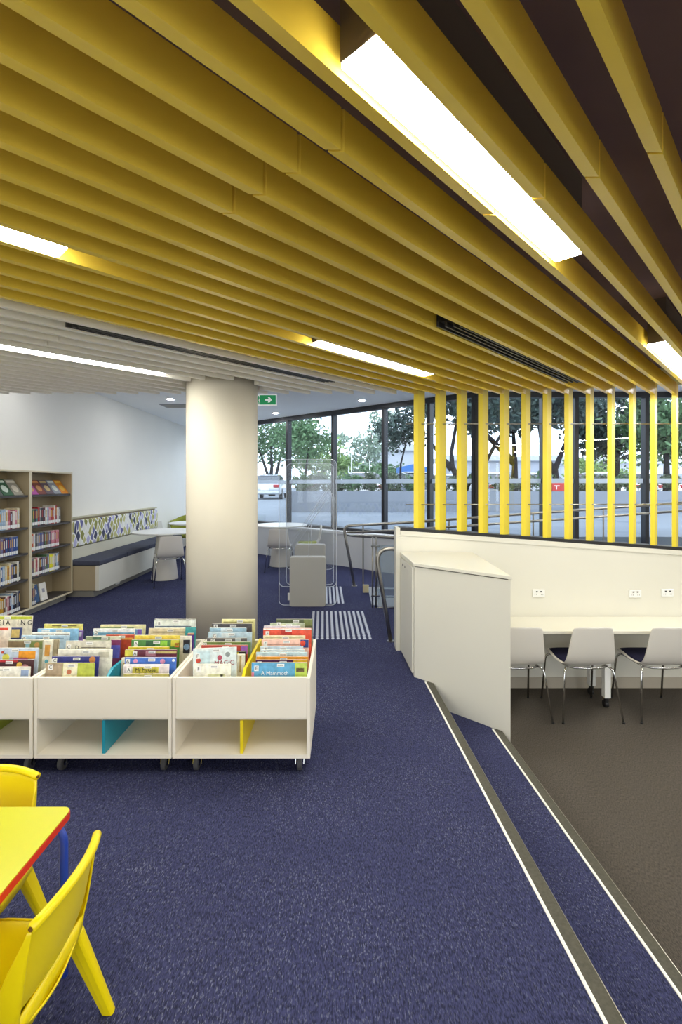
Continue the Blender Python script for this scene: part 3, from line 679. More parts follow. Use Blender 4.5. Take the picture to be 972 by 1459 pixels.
def pbook(comp, k, n, xl, xr, yt, col, art=(), tagc=None, label=None, rot=0.0):
    """picture book in a compartment; k-th from the front of n; xl,xr,yt: where its top edge is seen"""
    bx, half = comp[0], comp[1]
    x0, x1 = BINS[bx]; mid = (x0+x1)/2
    lo, hi = (x0+.021, mid-.011) if half == 'L' else (mid+.011, x1-.021)
    Yt = 2.672+(3.20-2.672)*k/max(1, n-1)
    a = at(xl, yt, Yt); b = at(xr, yt, Yt)
    X0, X1 = a.x, b.x
    if X1 > hi: X0, X1 = max(lo, X0-(X1-hi)), hi
    if X0 < lo: X0, X1 = lo, min(hi, max(X1, lo+.03))
    tilt = .13+.02*math.sin(k*2.1)
    zt = a.z; h = (zt-BZM-.004)/math.cos(tilt); th = .009 if (X1-X0) > .06 else .012
    W = X1-X0
    o = MB().box(0, W, 0, th, 0, h).build('picture_book', printed(col), origin=(0, 0, 0), bevel=.001, seg=1); WLOC[o.name] = Vector((0, 0, 0))
    tag(o, label, 'picture book', 'picture books in the bins')
    o.location = (X0-math.sin(rot)*h, Yt-math.sin(tilt)*h, BZM+.003); o.rotation_euler = (-tilt, rot, 0)
    MB().box(.002, W-.002, .0018, th-.0018, h-.002, h+.0006).build('page_block', M_PAPER, o)
    s = Yt/F                                        # metres per photo pixel up there
    for q in art:
        u0, u1, v0, v1, cc = q[:5]
        mb = MB(); z1 = h-v0*s; z0 = max(.01, h-v1*s)
        if len(q) > 5:
            mb.disc((W*(u0+u1)/2, -.0007, (z0+z1)/2), min(W*(u1-u0)/2, (z1-z0)/2), 'y', .001, 20)
        else: mb.box(W*u0+.001, W*u1-.001, -.001, -.0001, z0, z1-.001)
        mb.build('cover_art', printed(cc), o)
    if tagc and W > .08:
        u, v, ch = tagc
        MB().box(W*u, W*u+.024, -.0022, -.0012, h-v*s-.028, h-v*s).build('letter_label', M_WHITE, o)
        t = text(ch, .026, M_DARK, o, (W*u+.012, -.0026, h-v*s-.014)); t.name = 'letter'
    if W > .12:
        mb = MB(); mb.box(W*.46, W*.46+.040, -.0022, -.0012, h-.021, h-.006); bc = mb.build('barcode_label', M_WHITE, o)
        mb = MB(); [mb.box(W*.46+.004+.004*j, W*.46+.006+.004*j, -.0026, -.0023, h-.018, h-.010) for j in range(8)]; mb.build('barcode', flat('#777777'), bc)
    o['w'] = W; o['h'] = h; o['s'] = s
    return o
CL = {('3', 'R'): 'aisle half of yellow-divided bin', ('3', 'L'): 'inner half of yellow-divided bin', ('2', 'R'): 'column half of teal-divided bin',
      ('2', 'L'): 'bookcase half of teal-divided bin', ('1', 'R'): 'inner half of frame-cut bin', ('1', 'L'): 'outer half of frame-cut bin'}
def fill(comp, items):
    n = len(items); out = []
    for k, it in enumerate(items):
        xl, xr, yt, col, cname = it[:5]; art = it[5] if len(it) > 5 else (); tg = it[6] if len(it) > 6 else None
        rot = it[7] if len(it) > 7 else 0.0
        lb = '%s picture book, %s from front in %s' % (cname, ORD[k], CL[comp])
        out.append(pbook(comp, k, n, xl, xr, yt, col, art, tg, lb, rot))
    return out
def title(o, s, size, m, u, vpx, name='title'):
    t = text(s, size, m, o, (o['w']*u, -.0016, o['h']-vpx*o['s'])); t.name = name; return t
WHT, INK = M_WHITE, M_DARK
b = fill(('3', 'R'), [
    (361, 440, 944, '#5fa6cf', 'blue and green', [(.78, 1, 0, 40, '#b9cf5a'), (.8, .95, 7, 13, '#6d5a34'), (0, .05, 13, 24, '#e88aa0')], (.05, 4, 'E')),
    (366, 440, 940, '#54204a', 'plum and golden', [(.72, 1, 0, 30, '#e9b52a')], (.03, 2, 'E')),
    (366, 440, 935.5, '#f0a030', 'orange-topped'),
    (365, 438, 929, '#bcd9e4', 'pale blue', [(.6, .72, 4, 9, '#5d7f94')], (.04, 4, 'E')),
    (372, 434, 925.5, '#d3e0e8', 'pale grey-blue', [], (.04, 1, 'F')),
    (371, 432, 920.5, '#cfdce6', 'white and blue', [(.3, .9, 3, 6, '#8fb0cc')], (.08, 1, 'F')),
    (373, 440, 911, '#eebfae', 'pink', [(.82, 1, 0, 11, '#2a3a78'), (.82, .93, 1, 9, '#d8452c', 1), (.1, .8, 6, 7, '#c99a8a')], (.04, 3, 'F')),
    (375, 435, 905.5, '#e4dcb8', 'cream and green', [(.05, .95, 1, 2.5, '#8f9f70')]),
    (376, 444.5, 895, '#e25840', 'red', [(0, 1, 0, 2, '#f2efe8'), (.36, .6, 2, 9, '#b83224')], (.05, 4, 'F')),
    (376, 428, 891.5, '#dadcec', 'pale lilac'),
    (385, 434, 887.5, '#b9c4a8', 'sage green', [(.2, .5, 1, 4, '#dfe0b8')], (.2, -1, 'A')),
    (394, 446, 882, '#5c6446', 'olive', [(.75, .98, 0, 9, '#7d8a52')])])
title(b[0], 'A Mammoth', .030, WHT, .42, 14.5); title(b[0], 'in the Fridge', .030, WHT, .42, 22.5)
b[4].name = 'picture_book'; title(b[4], 'ut', .026, mat('ink_red', '#a3402f'), .72, 4)
b = fill(('3', 'L'), [
    (276, 329, 946, '#ecebdd', 'white', [(.4, .85, 13, 19, '#cfd3a8'), (.72, .8, 14, 20, '#2a2a2a')], (.08, 3, 'F')),
    (275, 337, 924, '#dce8ea', 'white and pale blue', [(.1, .4, 4, 22, '#c4dbe2'), (.05, .2, 13, 20, '#c0402e', 1), (.55, .68, 10, 17, '#b04a60', 1), (.72, .88, 6, 13, '#8a9494', 1)], (.06, 7, 'F'), -.04),
    (338, 349, 932, '#ece7d4', 'narrow cream', [(.3, .6, 2, 25, '#b7a06a')]),
    (336, 350, 928, '#2a2622', 'black dotted', [(.1, .35, 1, 4, '#e8d838', 1), (.6, .85, 3, 6, '#e8d838', 1), (.4, .6, 9, 12, '#e8d838', 1)]),
    (287, 353, 919, '#b8463a', 'red', [(.85, 1, 1, 12, '#9a62b8')], (.01, 4, 'G')),
    (290, 358, 914.5, '#7a9150', 'olive green', [(.8, 1, 0, 10, '#5f8a5a')], (.0, 1, 'B')),
    (295, 352, 909, '#6a6668', 'charcoal grey', [(.7, .85, 0, 5, '#b8c4c8')], (.1, 1, 'G')),
    (297, 359, 900.5, '#b8cfdc', 'silver blue', [(.3, .5, 1, 6, '#dfe9ee')], (.1, 2, 'G')),
    (299, 351, 894.5, '#9fc0d4', 'sky blue', [(.3, .6, 0, 6, '#d8e4e8')]),
    (302, 359, 888.5, '#504c4e', 'dark charcoal', [(.1, .9, 4, 9, '#6a6464')], (.05, 1, 'B')),
    (316, 364, 882, '#e8e2a0', 'pale yellow', [(.05, .95, 3, 4.5, '#a8a060')])])
title(b[1], 'MAGIC', .036, mat('ink_maroon', '#8e2038'), .72, 21)
b = fill(('2', 'R'), [
    (176, 241, 960, '#c3bb72', 'olive', []),
    (176, 241, 946.5, '#e9e2e4', 'yellow-panelled', [(.02, 1, 2.5, 20, '#d9cfd2'), (.2, .78, 3.5, 20, '#eadf35')], (.08, 4, 'A')),
    (178, 251, 936.5, '#4a76cc', 'bright blue', [(.12, .3, 2, 8, '#d48fb0', 1), (.68, .8, 2, 9, '#d48fb0', 1), (.92, .98, 2, 6, '#e8ecf4', 1)], (.02, 2, 'A')),
    (167, 180, 937, '#e2dcc4', 'narrow cream', [(.4, .9, 7, 26, '#d8b93c')]),
    (178, 252, 925.5, '#6b3040', 'dark maroon', [(0, .18, 0, 9, '#d8cf50'), (.4, .6, 1, 9, '#b8808c'), (.6, 1, 2, 5, '#c9b870')], (.16, 2, 'A')),
    (179, 241, 921.5, '#e0cf3c', 'yellow-topped', [(.6, .9, 2, 4, '#b8a030')]),
    (185, 256, 911.5, '#4d8440', 'jungle green', [(.3, .5, 1, 9, '#2e5a3c'), (.6, .75, 1, 8, '#8cc23c'), (.82, 1, 0, 9, '#c9c43c'), (.9, 1, 4, 10, '#c8442c')], (.06, 2, 'A')),
    (192, 256, 905, '#e8cf50', 'golden yellow', [(.05, .95, 4, 6.5, '#e0a640')]),
    (257, 274, 906, '#e8e4da', 'white', [(.3, .9, 5, 24, '#33313a'), (.35, .85, 10, 20, '#7c9cc0', 1)]),
    (271, 280, 902, '#5a3490', 'purple', [(0, 1, 0, 2, '#e0a030')]),
    (271, 286, 893.5, '#3f9a9c', 'teal', []),
    (212, 270, 895, '#e3d7b8', 'cream', [(.1, .9, 4, 6, '#a8987c')]),
    (220, 279, 882, '#dfe4dc', 'white and black', [(0, 1, 0, 1.6, '#2c2e2c'), (.02, .9, 9, 10.5, '#53657c')], (.08, 3, 'B'))])
title(b[1], 'Mr McGee', .026, M_DARK, .49, 7.5); title(b[1], 'and the Goodness', .022, M_DARK, .49, 13.5)
b = fill(('2', 'L'), [
    (65.5, 134.7, 944.5, '#b5bf50', 'tan, cream and green', [(0, .36, 0, 25, '#ab9880'), (.36, .66, 0, 25, '#e7e2c6'), (.44, .54, 6, 18, '#c07050', 1)], (.06, 2, 'C')),
    (73, 141, 935, '#373a86', 'navy', [(.78, .95, 0, 9, '#c98448', 1), (0, .06, 3, 10, '#e8e8e8')], (.03, 2, 'C')),
    (80, 160, 925, '#ebe6d6', 'cream', [(.75, .95, 3, 11, '#c9c4b0')]),
    (94, 158, 913, '#d3cfc0', 'pale grey', [(.35, .9, 8, 9.5, '#807a70')], (.03, 5, 'C')),
    (158, 172, 911.5, '#7a3560', 'purple and blue', [(0, 1, 7, 25, '#5456ae')]),
    (122, 172, 906.5, '#9fae8c', 'soft green', [(.2, .5, 0, 4, '#5f7f6a'), (.7, 1, 0, 5, '#dfe0c8')]),
    (152, 192, 904, '#c4503a', 'red', [(0, 1, 4, 7, '#e0a050')]),
    (133, 192, 895.5, '#e4e8ea', 'white and blue', [(0, 1, 5, 9, '#6c9fc0')], (.03, 2, 'D')),
    (191, 209, 896, '#7fa4d0', 'blue and violet', [(.65, 1, 0, 9, '#7a5ab0')]),
    (145, 209, 890, '#e6dfae', 'pale yellow', [(0, .75, 3, 5, '#87986a')])])
title(b[3], 'D', .03, M_DARK, .26, 9)
b = fill(('1', 'R'), [
    (-28, 43, 950, '#e6e4dc', 'white', [(.3, .6, 3, 5, '#999999'), (.82, .98, 4, 18, '#8fa2c4')]),
    (-26, 48, 940, '#4b2b30', 'dark maroon', [(0, .7, 0, 3, '#b3242c'), (.62, .84, 3, 11, '#dcb84c', 1), (.72, .95, 6, 20, '#c08894', 1)]),
    (-20, 55, 923, '#c2d0e2', 'pale blue', [(.6, .95, 4, 15, '#e89a2c'), (.2, .5, 8, 18, '#dfd95a', 1), (.2, .35, 4, 8, '#c0503c', 1), (.5, .8, 13, 18, '#c46aa0')]),
    (62, 75, 912, '#ddd8c6', 'narrow picture', [(.2, .8, 6, 22, '#c58c3c'), (.3, .7, 24, 34, '#64a8b4', 1)]),
    (76, 91, 911, '#b4a88e', 'tan', [(.85, 1, 0, 20, '#8c7f66')]),
    (-16, 62, 911.5, '#b7b59a', 'painted landscape', [(0, .5, 2, 12, '#8c7a5c'), (.5, .62, 2, 12, '#8fb8c8'), (.62, .98, 2, 12, '#7c8a50'), (.75, .9, 3, 11, '#c89a5c', 1)]),
    (40, 108, 905, '#b6d0e4', 'sky', [(.3, .9, 3, 4.5, '#7c9cb8')], (.02, 2, 'C')),
    (45, 99, 901, '#eceae2', 'white and black', [(0, 1, 2.5, 4, '#3a3a40')]),
    (56, 114, 895.5, '#8fbfe4', 'bright blue', [(.1, .3, 1, 4, '#e4ecf4'), (.5, .65, 1, 4, '#b8d0e4')]),
    (116, 126, 898, '#8a6ab0', 'violet and white', [(0, .9, 2, 8, '#dcd8e4')]),
    (63, 118, 889, '#e6dc7c', 'yellow', [(.2, .45, 1.5, 3, '#6a6030'), (.6, .85, 1.5, 3, '#6a6030')])])
title(b[2], 'L', .036, M_DARK, .32, 6)
b = fill(('1', 'L'), [
    (-60, 0, 960, '#c9b48a', 'tan'), (-70, -2, 925, '#7c8fb0', 'grey-blue'), (-50, 5, 910, '#c05a4a', 'brick red'),
    (-40, 24, 893, '#e9e2d2', 'orange and white', [(0, .95, 1, 4.5, '#cf4432'), (0, .75, 8, 17, '#ee7a1c')]),
    (25, 42, 894, '#3f4a80', 'navy-framed', [(.15, .85, 2, 14, '#d8c07c')]),
    (-30, 49, 877, '#e9e4d4', 'white', [(0, 1, 0.8, 5, '#b7bf3c')])])
title(b[5], 'N E I A    I N G', .042, M_DARK, .6, 10)

# ------------------------------------------------------------------ clear security gates
def gate(x0, x1, bx0, bx1, Y, zt, label):
    r = thing('security_gate', ((x0+x1)/2, Y, 0), label, 'security gate', 'clear security gates')
    def rr(a, b, z0, z1, rad, n=6):
        P = []
        for cx_, cz_, s in ((b-rad, z0+rad, -PI/2), (b-rad, z1-rad, 0), (a+rad, z1-rad, PI/2), (a+rad, z0+rad, PI)):
            P += [(cx_+rad*math.cos(s+PI/2*k/n), cz_+rad*math.sin(s+PI/2*k/n)) for k in range(n+1)]
        return P
    MB().extr(rr(x0, x1, .245, zt, .07), 'y', Y+.02, Y+.03).build('acrylic_panel', M_ACRYL, r)
    p = [(q[0], Y+.025, q[1]) for q in rr(x0, x1, .245, zt, .07)]; p.append(p[0])
    MB().tube(p, .0035, 6).build('panel_edge', M_ACEDGE, r, smooth=True)
    MB().tube([(x0, Y+.025, .32)]+arc((x0, Y+.025, .07), (x0, Y+.025, .006), (x0+.08, Y+.025, .006))+[(bx0, Y+.025, .006)], .0035, 6).build('foot_rail', M_ACEDGE, r, smooth=True)
    MB().tube([(bx1, Y+.025, .006)]+arc((x1-.08, Y+.025, .006), (x1, Y+.025, .006), (x1, Y+.025, .07))+[(x1, Y+.025, .32)], .0035, 6).build('foot_rail', M_ACEDGE, r, smooth=True)
    bs = MB().extr(rr(bx0, bx1, 0.001, .636, .03), 'y', Y-.03, Y+.019).build('base_housing', mat('gate_grey', '#b3b1aa', .45), r)
    MB().extr(rr(bx0-.004, bx1+.004, 0.001, .642, .034), 'y', Y+.031, Y+.075).build('base_cover', mat('gate_pale', '#dad8d2', .4), r)
    m_ = MB()
    for k, (xa, za, xb, zb) in enumerate(((.15, .72, .90, 1.55), (.20, .68, .95, 1.50))):
        q = lambda u, z: (x0+(x1-x0)*u, Y+.025, z)
        m_.tube([q(xa, za)]+arc(q(xb-.06, zb-.06), q(xb, zb), q(xb+.02, zb-.14))+[q(xb+.02, .9 if k else 1.2)], .0025, 6)
    m_.tube([(x0+(x1-x0)*.52, Y+.025, .64), (x0+(x1-x0)*.52, Y+.025, .95)], .0035, 6)
    m_.build('antenna_loop', M_ACEDGE, r, smooth=True)
    MB().box(bx0-.03, bx0-.005, Y+.02, Y+.05, .07, .16).build('cable_box', M_WHITE, r)
gate(-.807, -.06, -.664, -.20, 6.27, 1.905, 'nearer clear acrylic security gate with grey base')
gate(-.856, -.115, -.72, -.25, 7.56, 1.903, 'farther clear acrylic security gate, partly behind the nearer one')

# tactile paving
def tactile(xr, yf, yb, label):
    r = thing('tactile_paving', (xr-.3, (yf+yb)/2, 0), label, 'tactile paving', 'tactile warning pads')
    for k in range(12):
        mb = MB(); n = 22
        for j in range(n):
            y = yf+(yb-yf)*(j+.5)/n; x = xr-.0265-.0545*k-.036*(y-yf)
            mb.lathe([(.0175, 0.0008), (.0165, .004), (.012, .006)], x, y, 8)
        x0 = xr-.0265-.0545*k; x1 = x0-.036*(yb-yf); mb.mat(1)
        mb.prism([(x0-.0105, yf), (x0+.0105, yf), (x1+.0105, yb), (x1-.0105, yb)], .0005, .0012)
        mb.build('stud_row', [M_TACT, mat('tactile_strip', '#9fa3b8', .5)], r)
tactile(.3255, 4.918, 6.02, 'nearer pad of silver tactile studs in the blue carpet')
tactile(.053, 6.40, 7.45, 'farther pad of silver tactile studs beside the clear gate')

# ------------------------------------------------------------------ handrails and glass balustrade
r = thing('handrail', (.501, 4.87, 0), 'steel handrail with slanting foot at the end of the low wall', 'handrail')
f0 = Vector((.501, 4.865, 0)); k0 = Vector((.345, 4.88, .93))
pts = [f0, f0*.3+k0*.7]+arc(f0*.2+k0*.8, k0, k0+Vector((.14, 0, .0)))+[Vector((.60, 4.88, .93)), Vector((6.6, 4.88, .93-6.0/14))]
MB().tube(pts, .021, 14).build('rail', M_STEEL, r, smooth=True)
MB().lathe([(.04, 0), (.04, .006)], .501, 4.865, 20).build('foot_plate', M_STEEL, r)
for k in range(4):
    x = 1.0+1.5*k; z = .93-(x-.6)/14
    MB().tube([(x, 4.88, z-.02), (x, 4.88, z-.09), (x, 4.755, z-.12)], .008, 8).build('bracket', M_STEEL, r)
r = thing('handrail', (.207, 7.5, 0), 'double steel handrail looping round at the start of the upward ramp', 'handrail')
f0 = Vector((.207, 7.5, 0)); k0 = at(489.5, 749.5, 7.5)
e1 = at(580, 744.5, 7.5); e2 = at(972, 716, 7.5); e3 = e2+(e2-e1)*.35
MB().tube([f0, f0*.25+k0*.75]+arc(f0*.12+k0*.88, k0, k0+Vector((.1, 0, .005)))+[e1, e2, e3], .022, 14).build('rail', M_STEEL, r, smooth=True)
g0 = at(494, 759, 7.5); g1 = at(580, 755, 7.5); g2 = at(972, 728, 7.5); g3 = g2+(g2-g1)*.35
MB().tube([g0, g1, g2, g3], .02, 12).build('lower_rail', M_STEEL, r, smooth=True)
MB().lathe([(.045, 0), (.045, .006)], .207, 7.5, 20).build('foot_plate', M_STEEL, r)
for px in (517.6, 640, 760, 860, 960):
    p = at(px, 748-(px-517)*.07, 7.5); zf = 0 if p.x < .6 else (p.x-.6)*.07
    MB().tube([(p.x, 7.5, zf), (p.x, 7.5, p.z)], .012, 8).build('baluster', M_STEEL, r)
r = thing('handrail', (.4, 6.22, 0), 'thick steel handrail running level above the glass balustrade', 'handrail')
a = at(495.5, 761.5, 7.25); b2 = at(520, 763.5, 6.6); c2 = at(560, 765.5, 6.22)
MB().tube([a, at(503, 762.8, 7.0), b2, c2, Vector((3.5, 6.22, c2.z-.2))], .024, 14).build('rail', M_STEEL, r, smooth=True)
for X in (.405, .45):
    MB().tube([(X, 6.20, 0), (X, 6.20, at(530, 765.0, 6.22).z)], .011, 10).build('post', M_STEEL, r, smooth=True)
MB().tube([(.47, 6.20, 0), (3.0, 6.20, -.0)], .006, 8).build('glass_shoe', M_STEEL, r)
for px, py in ((531, 778), (531, 849)):
    p = at(px, py, 6.20); MB().tube([(p.x-.02, 6.185, p.z), (p.x+.09, 6.185, p.z)], .011, 10).build('clamp', M_CHROME, r)
MB().box(.47, 2.6, 6.196, 6.206, .012, .80).build('glass_panel', M_BGLASS, r)
mb = MB()
for z in (.14, .24): mb.box(.47, 2.6, 6.192, 6.1955, z, z+.012)
mb.box(.47, 2.6, 6.1925, 6.1955, .012, .125); mb.build('frosted_band', M_FROST, r)
r = thing('metal_plate', (.32, 7.0, 0), 'grey metal threshold plate on the carpet by the glass balustrade', 'floor plate')
MB().prism([(.40, 6.30), (.60, 6.30), (.60, 7.42), (.41, 7.42)], .0005, .005).build('plate', mottled('plate_grey', '#83858a', .04, 5, .4), r)
o = MB().box(.315, .40, 6.95, 6.99, .02, .13).build('power_outlet', mat('pale_gold', '#cfc39c', .4), bevel=.004); tag(o, 'small pale plate low beside the handrail post by the ramp', 'power outlet')  # pale plate set by the post, not taken for an outlet

# ------------------------------------------------------------------ children's table and chairs
r = thing('kids_table', (-1.5, 1.1, 0), 'low yellow children\'s table with red edge and blue legs', 'table')
TX1, TY1, TZ = -.880, 1.590, .52
def rect_r(x0, x1, y0, y1, rad):
    P = []
    for cx_, cy_, s in ((x1-rad, y0+rad, -PI/2), (x1-rad, y1-rad, 0), (x0+rad, y1-rad, PI/2), (x0+rad, y0+rad, PI)):
        P += [(cx_+rad*math.cos(s+PI/2*k/6), cy_+rad*math.sin(s+PI/2*k/6)) for k in range(7)]
    return P
MB().prism(rect_r(-2.1, TX1-.002, .55, TY1-.002, .026), TZ-.003, TZ).build('tabletop', M_KTAB, r)
MB().prism(rect_r(-2.1-.002, TX1, .55-.002, TY1, .028), TZ-.025, TZ-.0035).build('edging', M_RED, r)
for lx, ly, sx_ in ((-.892, 1.555, 1), (-.892, .59, 1), (-2.09, 1.555, -1), (-2.09, .59, -1)):
    MB().tube([(lx-.10*sx_, ly, TZ-.045)]+arc((lx-.045*sx_, ly, TZ-.045), (lx, ly, TZ-.045), (lx, ly, TZ-.095))+[(lx, ly, .0)], .0125, 12).build('leg', M_KBLUE, r, smooth=True)
MB().tube([(-.98, .59, TZ-.04), (-.98, 1.555, TZ-.04)], .0125, 10).build('rail', M_KBLUE, r)

def kids_chair(loc, rot, label):
    """one-piece plastic chair; local: sitter faces +Y"""
    r = thing('kids_chair', (0, 0, 0), label, 'chair', 'yellow children\'s chairs')
    hw0 = .155
    prof = [(.165, .283, .150, 0), (.15, .302, .153, 0), (.08, .300, .157, .003), (0, .296, .158, .006), (-.07, .296, .158, .008), (-.115, .308, .158, .014), (-.14, .345, .157, .022), (-.152, .40, .156, .028), (-.163, .46, .155, .030), (-.175, .52, .153, .030), (-.183, .556, .150, .030)]
    rows = []
    for (y, z, hw, dish) in prof:
        rows.append([(hw*u, y-(dish*(1-u*u) if z > .305 and y < 0 else 0), z-(dish*(1-u*u) if z <= .305 or y > 0 else 0)+(.012*(1-u*u) if z > .55 else 0)) for u in [-1+k/5 for k in range(11)]])
    MB().grid(rows).build('shell', M_KYEL, r, smooth=True, solid=.006, subd=1)
    top = rows[-1]
    rim = MB().tube([(p[0], p[1]-.004, p[2]) for p in top], .0125, 12).build('top_rim', M_KYEL, r, smooth=True)
    for s in (0, -1):
        p = top[s]; mb = MB(); mb.disc((p[0]+(.001 if s else -.001)*1, p[1]-.004, p[2]), .0055, 'x', .004, 14); mb.build('rim_hole', mat('hole_brown', '#6b4a12', .7), rim)
    # channel lip running down one back edge, under the back and up the other
    half = [(.150, -.187, .548), (.1545, -.178, .50), (.157, -.168, .44), (.158, -.160, .39), (.156, -.152, .345), (.146, -.146, .312), (.122, -.146, .286), (.085, -.150, .272), (.04, -.154, .266), (0, -.156, .264)]
    path = [Vector(q) for q in half]+[Vector((-x, y, z)) for x, y, z in half[-2::-1]]
    rows = [[], [], [], []]
    for k, q in enumerate(path):
        t = (path[min(k+1, len(path)-1)]-path[max(k-1, 0)]).normalized()
        inw = Vector((0, 1, 0)).cross(t).normalized()
        if inw.dot(Vector((0, 0, .42))-Vector((q.x, 0, q.z))) < 0: inw = -inw
        wv = min(1, (.56-q.z)/.14)
        for e, (a, c) in enumerate(((0, .050*wv), (0, .012), (.004, .0), (.012*wv+.002, -.004*wv))): rows[e].append(q+inw*a*1.0+Vector((0, c, 0)))
    MB().grid(rows).build('rear_lip', M_KYEL, r, smooth=True, solid=.007, subd=2)
    MB().grid([[(x*u, y, z) for u in [-1+k/5 for k in range(11)]] for x, y, z in ((.150, -.148, .330), (.135, -.150, .300), (.10, -.150, .275), (.085, -.120, .266), (.10, -.06, .268))]).build('under_panel', M_KYEL, r, smooth=True, solid=.006)
    # skirts along the seat sides
    for s in (-1, 1):
        MB().grid([[(s*.158, .155, .296), (s*.160, .08, .300), (s*.160, 0, .298), (s*.160, -.08, .298), (s*.160, -.13, .315)], [(s*.160, .155, .272), (s*.164, .08, .262), (s*.164, 0, .258), (s*.162, -.08, .258), (s*.160, -.14, .27)]]).build('side_skirt', M_KYEL, r, smooth=True, solid=.007)
    for s in (-1, 1):
        for tp, bt in (((.135*s, -.125, .285), (.185*s, -.205, 0)), ((.138*s, .12, .288), (.175*s, .185, 0))):
            tp, bt = Vector(tp), Vector(bt); dirv = (tp-bt).normalized()
            sd = Vector((s, 0, 0)); sd = (sd-dirv*sd.dot(dirv)).normalized(); fw = dirv.cross(sd)
            m_ = MB(); vs = []
            for c, hx, hy in ((bt, .015, .019), (tp, .020, .028)):
                for k in range(12):
                    a = 2*PI*k/12; ca, sa = math.cos(a), math.sin(a)
                    e = lambda v: math.copysign(abs(v)**.6, v)
                    vs.append(c+sd*hx*e(ca)+fw*hy*e(sa))
            for k in range(12): vs[k].z = 0.0
            m_.add(vs, [tuple(range(11, -1, -1)), tuple(range(12, 24))]+[(k, (k+1) % 12, 12+(k+1) % 12, 12+k) for k in range(12)])
            m_.build('leg', M_KYEL, r, bevel=.004)
    r.location = loc; r.rotation_euler = (0, 0, rot); return r
k1 = kids_chair((-.901, 1.263, 0), PI/2, 'yellow plastic children\'s chair tucked at the table, seen from its back')
dup(k1, (-1.214, 1.507, 0), PI, 'yellow plastic children\'s chair facing us across the yellow table')

# ------------------------------------------------------------------ outdoors
GZ = .72
struct('ground_outside', MB().prism([(-40, gl(-40)+.3), (-4, gl(-4)+.3), (GXK, YK+.2), (40, YK+.2), (40, 120), (-40, 120)], GZ-.3, GZ), mottled('asphalt', '#7f8790', .08, .6, .9, .2))
struct('ground_planter', MB().box(-1.6, 26, 15.351, 20.2, GZ, 1.30), mottled('garden_soil', '#5a5148', .3, 3, .95, .1))
mb = MB(); mb.box(-1.6, 26, 15, 15.35, GZ, 1.362); struct('wall_planter', mb, mottled('planter_render', '#8d939c', .05, 1.2, .8, .2))
M_LEAF = [mottled('leaf_'+n, c, .3, 3, .6, .3) for n, c in (('green', '#5d7d55'), ('dark', '#44564f'), ('pale', '#93a593'), ('bush', '#5f6e56'), ('lime', '#84a060'))]
M_BARK = mottled('tree_bark', '#2e2c30', .25, 8, .9, .1)
M_BARKP = mottled('pale_bark', '#6f6a62', .25, 8, .9, .1)
def leaves(c, rad, n, size, seed, clumps=26, fill=.5):
    rg = random.Random(seed); m_ = MB(); c = Vector(c); cl = []
    for _ in range(clumps):
        while True:
            p = Vector((rg.uniform(-1, 1), rg.uniform(-1, 1), rg.uniform(-1, 1)))
            if p.length <= 1: break
        cl.append(p)
    for _ in range(n):
        q = rg.choice(cl); p = q+Vector((rg.gauss(0, .2), rg.gauss(0, .2), rg.gauss(0, .17)))
        p = Vector((c.x+p.x*rad[0], c.y+p.y*rad[1], c.z+p.z*rad[2]))
        a = Vector((rg.gauss(0, 1), rg.gauss(0, 1), rg.gauss(0, 1))).normalized(); b_ = a.orthogonal().normalized(); b_.rotate(Matrix.Rotation(rg.uniform(0, 6.28), 3, a))
        s = size*rg.uniform(.6, 1.3)
        m_.add([p-a*s, p+b_*s*.42, p+a*s, p-b_*s*.42], [(0, 1, 2, 3)])
    return m_
def tree(base, ht, crowns, limbs, lm, bark, label, n=1500, size=.2, tr=.16, seed=1, k=1.0, group='trees outside'):
    limbs = [[tuple(c*k for c in q) for q in L_] for L_ in limbs]; crowns = [(tuple(c*k for c in a), tuple(c*k for c in b), h) for a, b, h in crowns]; size *= k; tr *= k
    b0 = Vector(base); r = thing('tree', base, label, 'tree', group)
    m_ = MB()
    for L_ in limbs:
        P = [b0+Vector(q) for q in L_]; kk = len(P)
        m_.tube(P, [tr*(1-.65*i/max(1, kk-1)) for i in range(kk)], 8)
    m_.build('trunk', bark, r, smooth=True)
    m_ = MB()
    for i, (c, rad, sh) in enumerate(crowns):
        q = leaves(b0+Vector(c), rad, int(n*sh), size, seed*31+i); m_.add(q.v, q.f)
    m_.build('foliage', lm, r)
def gp(px, Y, z=GZ): return ((px-CX)/F*Y, Y, z)
LF = M_LEAF
tree(gp(386, 36), 6, [((-.2, 0, 3.1), (2.0, 1.5, 1.3), .6), ((1.5, 0, 2.9), (1.5, 1.2, 1.1), .45)], [[(0, 0, 0), (-.1, 0, .9), (-.6, 0, 2.4)], [(.1, 0, 0), (.25, 0, 1.0), (.6, 0, 2.4)], [(-.05, 0, .5), (.05, 0, 1.5), (0, 0, 2.6)]], LF[0], M_BARK, 'spreading green tree beyond the window by the silver car', 3000, .13, .12, 2, k=1.45)
tree(gp(432, 26), 6, [((0, 0, 3.2), (1.5, 1.2, 1.2), 1)], [[(0, 0, 0), (.1, 0, 1.2), (.3, 0, 2.8)]], LF[0], M_BARK, 'rounded green tree behind the first window mullion from the column', 1800, .14, .11, 3)
tree(gp(462, 40), 6, [((0, 0, 2.6), (2.2, 1.5, 1.6), 1)], [[(0, 0, 0), (0, 0, 2.5)]], LF[4], M_BARKP, 'pale bushy tree far beyond the clear gates', 1500, .22, .13, 4)
